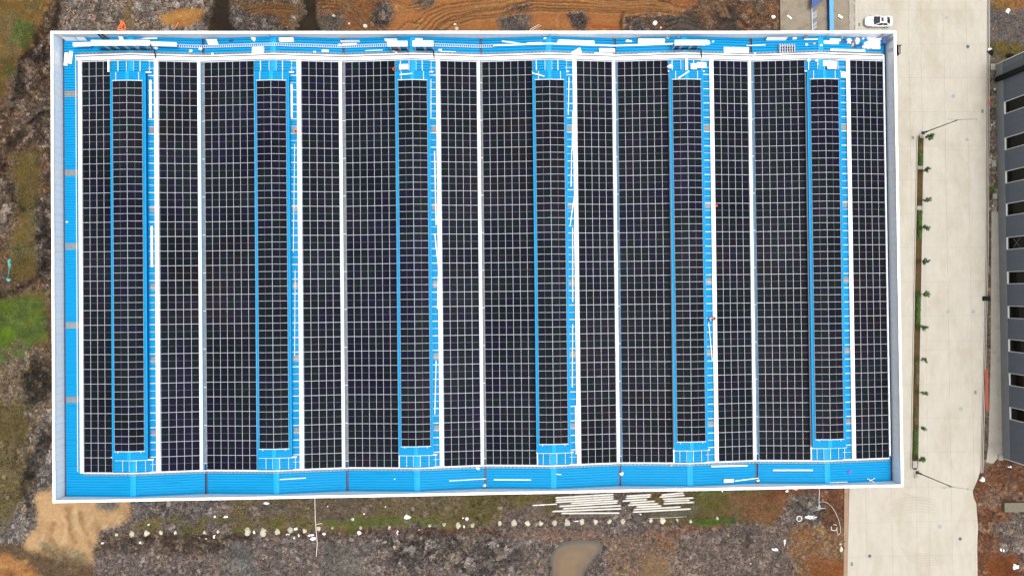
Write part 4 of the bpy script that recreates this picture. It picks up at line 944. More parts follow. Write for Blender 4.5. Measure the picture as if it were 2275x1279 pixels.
def canopy(u0, v0, u1, v1, label, seams, legs, inv):
    """inverter rack under a white sheet-metal canopy on steel legs"""
    H = 2.0; c = at((u0 + u1) / 2, (v0 + v1) / 2, 9.8 + H); zb = zroof(c.x) + .06
    a = at(u0, v1, zb + H); b_ = at(u1, v0, zb + H); cx, cy = (a.x + b_.x) / 2, (a.y + b_.y) / 2; hx, hy = (b_.x - a.x) / 2, (b_.y - a.y) / 2
    t = thing('inverter_canopy', label, 'canopy', (cx, cy, zb), 0, 'white inverter canopies on the north roof edge')
    ed = [-hx] + [at(s_, v0, zb + H).x - cx for s_ in seams] + [hx]
    for x0, x1 in zip(ed[:-1], ed[1:]):
        mb = MB(); mb.hexa([(x0 + .015, -hy, H - .04), (x1 - .015, -hy, H - .04), (x1 - .015, hy, H + .03), (x0 + .015, hy, H + .03)], [(x0 + .015, -hy, H), (x1 - .015, -hy, H), (x1 - .015, hy, H + .07), (x0 + .015, hy, H + .07)])
        obj('canopy_sheet', mb, M['board'], t)
    for lx in legs:
        x = at(lx, v1, zb + H).x - cx
        for y in (-hy + .08, hy - .12):
            mb = MB(); zf_ = zroof(cx + x) - zb; mb.box(x - .045, y - .045, zf_, x + .045, y + .045, H - .05); obj('leg', mb, M['alu'], t)
    for k in range(inv):
        x = -hx + (k + .5) * 2 * hx / inv; mb = MB(); mb.box(x - .42, -.08, .75, x + .42, .22, 1.45); mb.box(x - .30, -.12, .85, x + .30, -.08, 1.35)
        i_ = obj('inverter', mb, M['grey'], t)
    mb = MB(); mb.box(-hx + .3, .22, .70, hx - .3, .28, .78); mb.box(-hx + .3, .22, 1.40, hx - .3, .28, 1.48); obj('rack_rail', mb, M['alu'], t)
    mb = MB(); mb.tube([(-hx + .4, -.35, .30), (hx - .5, -.35, .30), (hx - .15, -.45, .26), (hx - .05, -1.7, .12)], .09, 8); obj('conduit', mb, M['black'], t, True)
canopy(202, 89.8, 333, 101.6, 'long white canopy of four sheets at the northwest corner of the roof', [282, 307.3], [228, 232, 248, 253, 272, 276, 293, 297, 318, 324], 6)
canopy(860, 91.8, 905.4, 103.6, 'left one of the pair of white canopies at the middle of the north roof edge', [], [866, 884, 887, 904], 3)
canopy(916.6, 91, 962.8, 103.6, 'right one of the pair of white canopies at the middle of the north roof edge', [], [921, 941, 944, 962], 3)
canopy(1499, 89.5, 1567, 101, 'white canopy with one seam at the right part of the north roof edge', [1521.5], [1494 + 7, 1515, 1518, 1536, 1539, 1556], 4)
rq(161, 94.5, 201.5, 103, .9, .3, 'metal_cabinet', 'long white box standing left of the four-sheet canopy', 'cabinet')
rq(334, 93.7, 390.5, 102.5, .9, .3, 'metal_cabinet', 'long white box standing right of the four-sheet canopy', 'cabinet')
RQ = [
 (560, 104.5, 585.6, 117.5, .02, .45, 'foam_box', 'white rectangular box on the blue roof left of the second ridge cap', 'box'),
 (1608, 105, 1623.6, 118, .04, .18, 'board_stack', 'short white board with a longer one to its right, left of the metal rack', 'board'),
 (1624.4, 105.6, 1664, 118, .04, .18, 'board_stack', 'long white board with a shorter one to its left, near the fifth valley gutter', 'board'),
 (1331, 108, 1366.6, 116, .1, .2, 'board_stack', 'short white board stack beside the fourth valley gutter', 'board'),
 (1320, 118, 1361, 120.8, .08, .15, 'white_strip', 'two-layer white strip just below the board stack near the fourth gutter', 'strip'),
 (1171, 94.4, 1204.7, 99.7, .12, .2, 'white_strip', 'white strip above the closed tray left of the fourth ridge cap', 'strip'),
 (1237.7, 93, 1321.5, 99, .05, .12, 'panel_stack', 'long pale stack of wall panels right of the fourth ridge cap', 'panel stack'),
 (1240, 89.5, 1321, 92.5, .05, .06, 'panel_stack', 'grey panel sheets lying behind the long pale stack', 'panel stack'),
 (760, 97, 792.6, 101, .15, .15, 'white_strip', 'white strip lying across the second valley gutter end', 'strip'),
 (1843, 109.8, 1924, 114.4, .06, .14, 'white_strip', 'long white strip below the rubbish heap at the northeast corner', 'strip'),
 (1829.5, 91, 1864, 98, .05, .15, 'white_strip', 'white strip bundle left of the coloured rubbish', 'strip'),
 (1843, 86.5, 1868, 91.5, .05, .25, 'white_strip', 'upper white strip bundle left of the coloured rubbish', 'strip'),
 (887, 143, 907, 154.5, .1, .25, 'foam_box', 'white box beside the orange bucket at the third bay', 'box'),
 (1534.5, 141.5, 1548, 154, .1, .2, 'board_stack', 'left white board leaning on another at the head of the fifth monitor', 'board'),
 (1548.4, 138.5, 1569, 151, .1, .25, 'board_stack', 'right white board at the head of the fifth monitor', 'board'),
 (1828, 135.5, 1860, 147.5, .1, .2, 'board_stack', 'tilted white board at the head of the sixth monitor, rear one', 'board'),
 (1838, 142, 1858.5, 153.5, .32, .2, 'board_stack', 'white board lying on another at the head of the sixth monitor', 'board'),
 (1868, 160, 1883, 172.5, .3, .3, 'foam_box', 'square white box beside the sixth monitor', 'box'),
 (1523, 127, 1528, 157, .35, .12, 'white_strip', 'upright white strip between the tray and the fifth monitor', 'strip'),
 (239, 133, 242.6, 160, .3, .12, 'white_strip', 'white strip lying over the first solar field beside the first monitor', 'strip'),
 (1608, 1063.5, 1630, 1071.5, .05, .35, 'foam_box', 'white box by the south parapet near the fifth gutter', 'box'),
 (646, 187, 649.5, 262, .1, .14, 'white_strip', 'long white strip beside the second monitor', 'strip'),
 (331.5, 178, 336, 262, .1, .14, 'white_strip', 'long white strip at the north end beside the first monitor', 'strip'),
 (335, 502, 339, 593, .1, .14, 'white_strip', 'long white strip at the middle beside the first monitor', 'strip'),
 (696, 113.8, 701.5, 116.8, .05, .12, 'foam_scrap', 'small white foam scrap right of the second ridge cap on the north roof', 'foam scrap'),
 (715.0, 111.0, 730.2, 115.5, .05, .03, 'pale_sheet', 'thin blue-white film flat on the roof at the north of bay two', 'sheet'),
]
for r_ in RQ: rq(*r_[:6], r_[6], r_[7], r_[8])
for p, q_, wd, lb in (((1115, 92.5), (1141, 95.6), .3, 'left half of the bent white strip above the closed tray'), ((1141, 95.6), (1156, 98.2), .25, 'right half of the bent white strip above the closed tray'),
                     ((812, 113.5), (850, 112), .14, 'thin white rod on the roof left of the central canopies'), ((980, 115), (1013, 116), .12, 'thin white rod on the roof right of the central canopies'),
                     ((1417, 121), (1467, 119), .16, 'thin white rod close to the top tray in bay five'), ((1658, 102.4), (1700, 100.5), .2, 'thin white rod crossing the fifth valley gutter'),
                     ((1786, 88.5), (1816, 88), .25, 'white rod near the north parapet right of the metal rack'), ((622, 1064), (680, 1060.6), .16, 'thin white rod on the south roof of bay two'),
                     ((998, 1067), (1080, 1062.5), .14, 'thin white rod on the south roof reaching the third gutter'), ((1097, 1064.5), (1180, 1065), .2, 'straight white rod on the south roof of bay four'),
                     ((1236, 1052), (1247, 1053), .16, 'tiny white rod right of the fourth ridge on the south roof'), ((1580, 1035), (1660, 1033.4), .32, 'thick white rod close to the array edge on the south roof of bay five'),
                     ((1717, 1043.5), (1805, 1043.5), .30, 'thick white rod on the south roof of bay six'), ((1632, 1067.5), (1684, 1060.8), .2, 'white rod leading from the box to the fifth gutter'),
                     ((1843, 1071), (1882, 1069.6), .14, 'thin rod by the south parapet of bay six'), ((1926, 1062), (1944, 1071), .12, 'long arm of the crossed rods at the southeast corner'), ((1931, 1068), (1943, 1061), .12, 'short arm of the crossed rods at the southeast corner'),
                     ((888, 166.5), (916, 164), .16, 'white rod lying on the north end of the third monitor'), ((1182, 163), (1209, 170), .16, 'white rod lying on the north end of the fourth monitor'), ((1506, 175), (1531, 158.5), .2, 'slanting white rod on the north end of the fifth monitor'),
                     ((1839, 159.4), (1866, 159), .2, 'white rod on the north end of the sixth monitor'), ((247, 1015), (276, 1018), .2, 'upper white rod at the south end of the first monitor'), ((252, 1020), (286, 1021.4), .22, 'lower white rod at the south end of the first monitor'),
                     ((957.5, 176), (957.5, 262), .14, 'thin white rod beside the north end of the third monitor'), ((965.5, 336), (969, 500), .2, 'long white rod beside the middle of the third monitor'), ((966, 520), (975, 602), .18, 'slanting white rod south of the long one by the third monitor'), ((974, 604), (972, 686), .18, 'white rod below the slanting one by the third monitor'),
                     ((969, 800), (966, 920), .16, 'white rod near the south end of the third monitor'), ((1264, 172), (1262, 256), .16, 'northernmost white rod beside the fourth monitor'), ((1272, 247), (1271, 336), .18, 'second white rod from the north beside the fourth monitor'), ((1270, 334), (1268.5, 415), .18, 'third white rod from the north beside the fourth monitor'), ((1277.5, 424), (1266, 503), .18, 'slanting white rod beside the fourth monitor'),
                     ((1272, 506), (1272, 670), .2, 'long white rod beside the middle of the fourth monitor'), ((1272, 720), (1271, 860), .16, 'white rod beside the southern part of the fourth monitor'), ((1278, 900), (1280, 1008), .2, 'white rod beside the south end of the fourth monitor'), ((1574, 716), (1582, 800), .14, 'rod beside the crouching workers at the fifth monitor'),
                     ((655, 320), (652, 560), .10, 'thin pale cable strip beside the second monitor, north part'), ((656, 600), (655, 790), .10, 'thin pale cable strip beside the second monitor, south part')):
    vert = abs(p[0] - q_[0]) < 12; mon_ = 160 < p[1] < 180 and not vert
    if mon_:
        a = at(*p, 11.25); b_ = at(*q_, 11.25)
        c = (a + b_) / 2; mb = MB(); mb.beam(a - c, b_ - c, wd, .08); o = obj('white_rod', mb, M['tray']); o.location = c; tag(o, lb, 'rod')
    else: rod(p, q_, wd * .72, .1, 'white_rod', lb, 'rod', zo=.16 if vert else .08)
# boards leaning on the north parapet
def leaner(u0, u1, vb, vt, ztop, label, m=None, name='wall_panel'):
    x0 = at(u0, vb, 9.3).x; x1 = at(u1, vb, 9.3).x; xm = (x0 + x1) / 2; zb = zroof(xm) + .08; yb = at((u0 + u1) / 2, vb, zb).y; yt = min(at((u0 + u1) / 2, vt, ztop).y, IY1 - .15)
    mb = MB(); mb.hexa([(x0 - xm, 0, 0), (x1 - xm, 0, 0), (x1 - xm, yt - yb, ztop - zb), (x0 - xm, yt - yb, ztop - zb)], [(x0 - xm, .02, .06), (x1 - xm, .02, .06), (x1 - xm, yt - yb + .02, ztop - zb + .06), (x0 - xm, yt - yb + .02, ztop - zb + .06)])
    o = obj(name, mb, m or M['board']); o.location = (xm, yb, zb); tag(o, label, 'panel', 'boards leaning on the north parapet')
for a in ((146, 173, 91.5, 83, 10.3, 'leftmost pale board leaning on the north parapet in the corner', M['wallpanel']), (175, 195, 91, 83, 10.2, 'pale board leaning on the parapet left of the black strips', None), (271, 281, 90, 82, 10.4, 'narrow pale board leaning behind the long canopy', M['wallpanel']),
          (462.7, 486, 100, 88, 10.1, 'broad white board leaning right of the first valley gutter', None), (623.6, 655.5, 93.5, 84.5, 10.2, 'white board leaning on the parapet right of the second ridge cap', None), (856, 884, 92.5, 86.5, 10.2, 'white board leaning behind the left central canopy', None),
          (924, 940, 92, 86, 10.1, 'small rounded pale board leaning behind the right central canopy', M['plastic']), (1416, 1475, 97.5, 87, 10.0, 'long pale board pile leaning left of the right canopy', M['wallpanel']), (1700, 1745, 90.5, 83, 10.1, 'pale board leaning on the parapet left of the metal rack', None),
          (1758, 1767, 88, 83.5, 9.9, 'small grey board on the parapet above the metal rack', M['wallpanel']), (308, 353, 87.5, 84.5, 9.7, 'thin pale strip leaning beside the ladder tray start', M['wallpanel']), (757, 800, 95, 90.5, 9.7, 'thin grey boards leaning behind the white strip at the second gutter', M['wallpanel']),
          (1783, 1789, 86.5, 80, 10.3, 'narrow dark grey board leaning near the sixth bay north end', M['grey'])):
    leaner(*a[:6], m=a[6])
# dark strips leaning at the northwest, ladder-like braces at the northeast
for k, (p, q_) in enumerate((((218, 75.5), (232, 88.5)), ((226, 74.5), (241, 88)))):
    a = at(*p, 11.1); b_ = at(*q_, 9.9); a.y = min(a.y, IY1 - .12); c = (a + b_) / 2; mb = MB(); mb.beam(a - c, b_ - c, .28, .06); o = obj('steel_strip', mb, M['dark']); o.location = c
    tag(o, ('left' if k == 0 else 'right') + ' dark steel strip leaning on the parapet above the long canopy', 'steel strip')
for k, (p, q_, ms) in enumerate((((1948, 84.5), (1961, 75.5), 'grey'), ((1952, 84.5), (1965, 74.8), 'grey'), ((1971, 92), (1984, 83.5), 'grey'), ((1972, 95), (1984, 87.5), 'grey'))):
    a = at(*p, 9.8); b_ = at(*q_, 11.0); b_.x = min(b_.x, IX1 - .1); b_.y = min(b_.y, IY1 - .1); c = (a + b_) / 2; mb = MB(); mb.beam(a - c, b_ - c, .12, .06); o = obj('steel_strip', mb, M[ms]); o.location = c
    tag(o, ['left', 'right', 'upper', 'lower'][k] + (' grey strip leaning on the north parapet near the east corner' if k < 2 else ' grey strip leaning on the east parapet beside the blue bin'), 'steel strip')
t = thing('wall_ladder', 'short steel ladder leaning on the inside of the east parapet', 'ladder', at(1970, 113, 9.2)); L0 = Vector(t.location)
a0, a1, b0, b1 = at(1972, 111, 9.3), at(1984, 107, 10.9), at(1972, 118, 9.3), at(1984, 113, 10.9)
for p, q_ in ((a0, a1), (b0, b1)):
    mb = MB(); mb.beam(p - L0, q_ - L0, .08, .06); obj('rail', mb, M['grey'], t)
for k in range(4):
    f = (k + .5) / 4; p = a0.lerp(a1, f); q_ = b0.lerp(b1, f); mb = MB(); mb.beam(p - L0, q_ - L0, .08, .06); obj('rung', mb, M['grey'], t)
# the rack of black insulators
t = thing('metal_rack', 'grey frame rack holding two rows of black cylinders on the blue roof', 'rack', at(1747, 109, 9.6)); L0 = Vector(t.location)
a = at(1730, 118, 9.6); b_ = at(1764, 99.5, 9.6); hx, hy = (b_.x - a.x) / 2, (b_.y - a.y) / 2
mb = MB(); mb.box(-hx, -hy, 0, hx, hy, .06); obj('base_plate', mb, M['alu'], t)
for k in range(7):
    x = -hx + .08 + k * (2 * hx - .16) / 6; mb = MB(); mb.box(x - .05, -hy, .06, x + .05, hy, .42); obj('frame_bar', mb, M['alu'], t)
for j in range(2):
    for k in range(6):
        x = -hx + .08 + (k + .5) * (2 * hx - .16) / 6; mb = MB(); mb.lathe([(.10, .06), (.10, .40), (.05, .5)], 10, (x, (-.3 if j else .12), 0)); obj('cylinder', mb, M['black'], t)
# blue bin
t = thing('blue_bin', 'blue plastic bin in the northeast corner of the roof', 'bin', at(1966.5, 90, 10.1)); mb = MB(); t.location.z = 9.1
mb.hexa([(-.22, -.36, 0), (.22, -.36, 0), (.22, .36, 0), (-.22, .36, 0)], [(-.28, -.46, .95), (.28, -.46, .95), (.28, .46, .95), (-.28, .46, .95)]); obj('body', mb, M['blue'], t)
mb = MB(); mb.box(-.30, -.48, .955, .30, .48, 1.02); obj('lid', mb, M['navy'], t)
# hoist box outside the east wall
t = thing('wall_box', 'black open-sided box bracketed on the outside of the east wall', 'wall box', (BX1, at(1999, 113, 10.5).y, 10.25))
mb = MB(); mb.box(0, -.72, 0, .95, .72, .08); mb.box(0, -.72, .08, .08, .72, .95); mb.hexa([(.08, -.72, .08), (.95, -.55, .08), (.95, -.48, .08), (.08, -.64, .08)], [(.08, -.72, .95), (.95, -.55, .7), (.95, -.48, .7), (.08, -.64, .95)]); mb.box(.08, .64, .08, .95, .72, .9); obj('body', mb, M['black'], t)
mb = MB(); mb.box(.45, -.45, .82, .50, .64, .92); mb.box(.45, -.5, .82, .98, -.45, .92); obj('trim', mb, M['tan'], t)
mb = MB(); mb.box(.52, -.40, .60, .92, .60, .66); obj('opening', mb, M['dark'], t)

# rubbish heap at the northeast: crumpled plastic, boxes, coloured scraps
def blob(u, v, rx, ry, h, name, label, cat, m, seed, z=None, ground=False, n=10, rough=.35):
    r = random.Random(seed); c = g(u, v, 0) if ground else at(u, v, 9.4)
    if not ground: c.z = zroof(c.x) + .05
    mb = MB(); rings = 4; vs = []
    ph = [r.uniform(1 - rough, 1 + rough) for _ in range(n)]
    for j in range(rings):
        f = j / rings; rr = math.cos(f * 1.45); 
        for k in range(n):
            an = 2 * math.pi * k / n; q_ = ph[k] * r.uniform(.88, 1.12)
            vs.append((rx * rr * q_ * math.cos(an), ry * rr * q_ * math.sin(an), h * math.sin(f * 1.5) * r.uniform(.75, 1.15)))
    vs.append((0, 0, h)); fs = [(j * n + k, j * n + (k + 1) % n, (j + 1) * n + (k + 1) % n, (j + 1) * n + k) for j in range(rings - 1) for k in range(n)] + [((rings - 1) * n + k, (rings - 1) * n + (k + 1) % n, len(vs) - 1) for k in range(n)]
    mb.add(vs, fs); o = obj(name, mb, m); o.location = c; return tag(o, label, cat)
blob(1941, 92, 1.5, .8, .5, 'plastic_wrap', 'big crumpled heap of clear plastic wrap in the northeast roof corner', 'plastic wrap', M['plastic'], 1, n=18)
rq(1935.7, 97.3, 1955.4, 108.4, .1, .45, 'white_crate', 'white crate among the plastic wrap in the northeast roof corner', 'crate')
blob(1928, 102, .9, .6, .4, 'plastic_wrap', 'crumpled plastic left of the white crate', 'plastic wrap', M['plastic'], 2, n=16)
blob(1903, 92, .42, .6, .45, 'white_sack', 'round white sack right of the coloured rubbish', 'sack', M['foam'], 3, rough=.1)
blob(1893, 99.5, .28, .34, .3, 'cardboard_box', 'tan carton in the middle of the coloured rubbish', 'carton', M['tan'], 4)
blob(1867, 86, .2, .22, .3, 'cardboard_box', 'small tan carton right of the upper strip bundle', 'carton', M['tan'], 5)
blob(1884, 92, .42, .5, .3, 'plastic_wrap', 'pale crumpled plastic left of the tan carton', 'plastic wrap', M['plastic'], 6, n=14)
blob(1892, 92, .18, .22, .2, 'red_scrap', 'small reddish scrap above the tan carton', 'scrap', M['red'], 7)
blob(1917, 86, .25, .25, .25, 'plastic_wrap', 'small pale plastic ball by the north parapet', 'plastic wrap', M['plastic'], 8)
for k, (u, v, lb) in enumerate(((1873, 94, 'navy rag left of the pale plastic'), (1911, 101, 'navy rag between the sack and the big plastic heap'), (1897, 103, 'navy rag under the tan carton'))):
    blob(u, v, .42, .28, .18, 'dark_rag', lb, 'rag', M['navy'], 20 + k, n=12, rough=.5)
for k, (u, v, rx, mm, lb) in enumerate(((1805, 100, .24, 'tan', 'tan and white carton on the roof between the rack and the rubbish'), (1789.5, 101.5, .26, 'foam', 'small white scrap left of the tan carton on the roof'), (1820.5, 104, .26, 'foam', 'small white scrap right of the tan carton on the roof'), (1679, 118, .22, 'foam', 'white scrap right of the fifth gutter next to the top tray'),
                                      (347, 109, .5, 'plastic', 'crumpled white plastic below the right end of the long box'), (310, 108, .3, 'plastic', 'pale plastic among the legs of the long canopy'), (423, 113, .3, 'foam', 'white scrap below the ladder tray near the first gutter'), (444, 108, .36, 'foam', 'white foam piece at the left of the first valley gutter'), (471, 119, .24, 'plastic', 'pale scrap right of the first gutter by the top tray'),
                                      (565, 89, .5, 'plastic', 'pale crumpled scrap by the north parapet above the white box'), (514, 90.5, .3, 'navy', 'navy bundle by the north parapet of bay two'), (754, 99, .28, 'plastic', 'pale scrap at the left of the second gutter'), (875, 115, .22, 'foam', 'left white scrap under the left central canopy'), (881, 119, .2, 'foam', 'right white scrap under the left central canopy'),
                                      (884, 112, .3, 'red', 'red cloth under the left central canopy'), (978, 113, .3, 'plastic', 'greyish scrap right of the central canopies'), (1395, 91, .35, 'plastic', 'white and brown scrap by the north parapet at bay five'), (1402, 91, .24, 'foam', 'white scrap beside the brown one at bay five'), (1481, 87, .26, 'tan', 'tan carton standing left of the right canopy'), (1506, 84, .24, 'tan', 'brown carton behind the right canopy'),
                                      (1570, 96, .5, 'plastic', 'pale plastic bundle at the right end of the right canopy'), (1583, 94, .22, 'foam', 'white scrap right of the right canopy'), (1487, 150, .45, 'foam', 'white sack beside the head of the fifth monitor'), (1794, 137, .35, 'foam', 'left white scrap at the head of the sixth monitor'), (1810, 137, .3, 'plastic', 'middle pale scrap at the head of the sixth monitor'), (1813, 145, .14, 'foam', 'tiny white scrap at the head of the sixth monitor'),
                                      (1062, 1040, .3, 'foam', 'white foam lump on the south roof left of the third gutter'), (1382, 1053, .34, 'foam', 'white foam lump on the fourth gutter at the south roof'), (877, 1062.5, .12, 'foam', 'tiny white scrap on the south roof of bay three'), (1885, 1045, .35, 'pinkcloth', 'purple net scrap on the south roof of bay six'), (146, 492.5, .2, 'foam', 'small white scrap at the west edge of the roof'), (1491, 1032, .25, 'tan', 'brown scrap just below the solar field of bay five'),
                                      (1077, 1079, .3, 'plastic', 'greyish scrap at the south end of the third gutter'), (1686, 1068, .3, 'plastic', 'greyish scrap at the south end of the fifth gutter'), (1210, 88.5, .22, 'foam', 'white scrap above the bent strip near the fourth ridge'), (1271, 152, .16, 'foam', 'tiny white scrap beside the head of the fourth monitor'))):
    blob(u, v, rx, rx * .8, rx * .7, 'scrap' if mm not in ('tan',) else 'carton', lb, 'scrap' if mm != 'tan' else 'carton', M[mm], 40 + k, n=9)
# rotated white square board and leaning pair of sheets
a = [at(u, v, 9.7) for u, v in ((1269.4, 116.8), (1274, 125.4), (1293, 117.5), (1288, 106.3))]; c = sum(a, Vector()) / 4; mb = MB()
mb.hexa([p - c for p in a], [p - c + Vector((0, 0, .16)) for p in a]); o = obj('board_stack', mb, M['board']); o.location = (c.x, c.y, zroof(c.x) + .1); tag(o, 'white square board lying askew right of the fourth ridge cap', 'board')
for k, pts in enumerate((((143.6, 117), (151, 117.5), (148.5, 146), (140.8, 145)), ((154, 113.8), (161.8, 114.5), (158.5, 142.5), (151.2, 141)))):
    a = [at(u, v, 9.4) for u, v in reversed(pts)]; c = sum(a, Vector()) / 4; mb = MB(); mb.hexa([p - c for p in a], [p - c + Vector((0, 0, .2)) for p in a]); o = obj('board_stack', mb, M['board']); o.location = (c.x, c.y, zroof(c.x) + .1)
    tag(o, ('left' if k == 0 else 'right') + ' one of the two slanted white boards in the northwest roof corner', 'board')
# orange bucket
t = thing('orange_bucket', 'open orange bucket at the corner of the third solar field and monitor', 'bucket', at(877, 155, 9.75)); t.rotation_euler = (.12, -.1, 0)
t.location.z = zroof(t.location.x) + .15
mb = MB(); mb.lathe([(.20, 0), (.27, .42), (.27, .44), (.24, .44), (.18, .06)], 16); obj('body', mb, M['orange'], t)
mb = MB(); mb.lathe([(.17, .08), (.17, .10)], 14); obj('content', mb, mat('dark_red_paint', (.12, .01, .01), .5), t)
t = thing('hard_hat', 'red hard hat on the edge of the east solar field of the fifth bay', 'hard hat', at(1592.5, 457, 9.8)); t.location.z = zroof(t.location.x) + .2
mb = MB(); mb.lathe([(.17, 0), (.165, .06), (.14, .12), (.08, .165), (.02, .175)], 16); obj('shell', mb, M['red'], t, True); mb = MB(); mb.lathe([(.19, 0), (.19, .012)], 16); obj('brim', mb, M['red'], t)
# lightning rods on the parapets
for k, (u, v, y_, lb) in enumerate(((590, 74, 1, 'white lightning rod on the north parapet at the second bay'), (1227, 73, 1, 'white lightning rod on the north parapet at the fourth bay'), (1848, 70, 1, 'white lightning rod on the north parapet at the sixth bay'))):
    p = at(u, v, PT); t = thing('lightning_rod', lb, 'lightning rod', (p.x, BY1 - .2, PT + .04)); mb = MB(); mb.tube([(0, 0, 0), (0, 0, .9)], [.03, .015], 6); obj('rod', mb, M['white'], t)
    mb = MB(); mb.tube([(0, 0, .3), (.75 if k == 0 else -.75, -.35 - .1, -1.0)], .03, 6); obj('brace', mb, M['dark'], t)

# ------------------------------------------------------------------ people
def person(loc, rz, shirt, label, name='person', reach=0.0):
    """one continuous figure squatting and leaning forward over its work"""
    J = dict(pel=(0, -.12, .30), sp=(0, .0, .47), ch=(0, .12, .64), nk=(0, .21, .76), hd=(0, .28, .88), ht=(0, .30, 1.0),
             hl=(-.10, -.10, .29), kl=(-.20, .26, .42), al=(-.16, .0, .08), fl=(-.17, .18, .04), hr=(.10, -.10, .29), kr=(.20, .26, .42), ar=(.16, .0, .08), fr=(.17, .18, .04),
             sl=(-.19, .13, .68), el=(-.27, .34, .50), wl=(-.12, .52, .32), ml=(-.09, .60, .26), sr=(.19, .13, .68), er=(.27, .34, .50), wr=(.12, .52 + reach, .32), mr=(.09, .60 + reach, .26))
    E = [('pel','sp'),('sp','ch'),('ch','nk'),('nk','hd'),('hd','ht'),('pel','hl'),('hl','kl'),('kl','al'),('al','fl'),('pel','hr'),('hr','kr'),('kr','ar'),('ar','fr'),('ch','sl'),('sl','el'),('el','wl'),('wl','ml'),('ch','sr'),('sr','er'),('er','wr'),('wr','mr')]
    RR = dict(pel=.15, sp=.145, ch=.16, nk=.06, hd=.10, ht=.075, hl=.10, kl=.065, al=.045, fl=.045, hr=.10, kr=.065, ar=.045, fr=.045, sl=.07, el=.045, wl=.032, ml=.035, sr=.07, er=.045, wr=.032, mr=.035)
    ks = list(J); ix = {k: i for i, k in enumerate(ks)}
    me_ = bpy.data.meshes.new('tmp'); me_.from_pydata([J[k] for k in ks], [(ix[a], ix[b]) for a, b in E], [])
    o = bpy.data.objects.new('tmp', me_); COL.objects.link(o)
    sk = o.modifiers.new('s', 'SKIN'); ss = o.modifiers.new('u', 'SUBSURF'); ss.levels = 1; ss.render_levels = 1
    for i, k in enumerate(ks): me_.skin_vertices[0].data[i].radius = (RR[k], RR[k]); me_.skin_vertices[0].data[i].use_root = (k == 'pel')
    dg = bpy.context.evaluated_depsgraph_get(); m2 = bpy.data.meshes.new_from_object(o.evaluated_get(dg)); bpy.data.objects.remove(o)
    m2.materials.clear()
    for q_ in (shirt, M['trousers'], M['skin']): m2.materials.append(q_)
    for p in m2.polygons:
        c = p.center; md = 0
        if c.z > .77 and abs(c.x) < .14: md = 2
        elif c.y > .48: md = 2
        elif c.z < .36 or (c.z < .50 and abs(c.x) > .10 and c.y < .33 and abs(c.x) < .26): md = 1
        p.material_index = md; p.use_smooth = True
    t = thing(name, label, 'person', loc, rz); m2.name = 'body'; link('body', m2, t)
    mb = MB(); mb.lathe([(.118, -.02), (.12, .04), (.095, .10), (.04, .135), (.01, .14)], 14, (0, .285, .93)); obj('hair', mb, M['hair'], t, True)
    return t
def roofpt(u, v):
    p = at(u, v, 9.8); p.z = zroof(p.x) + .14; return p
person(roofpt(655.5, 294), math.radians(-90), M['shirt_orange'], 'worker in a pale orange shirt crouching beside the second monitor')
person(roofpt(1575, 707), math.radians(-120), M['shirt_pink'], 'worker in a pink shirt squatting on the blue strip beside the fifth monitor')
person(roofpt(1588, 708), math.radians(75), M['shirt_orange'], 'worker in an orange shirt squatting on the white tray, right of his workmate')

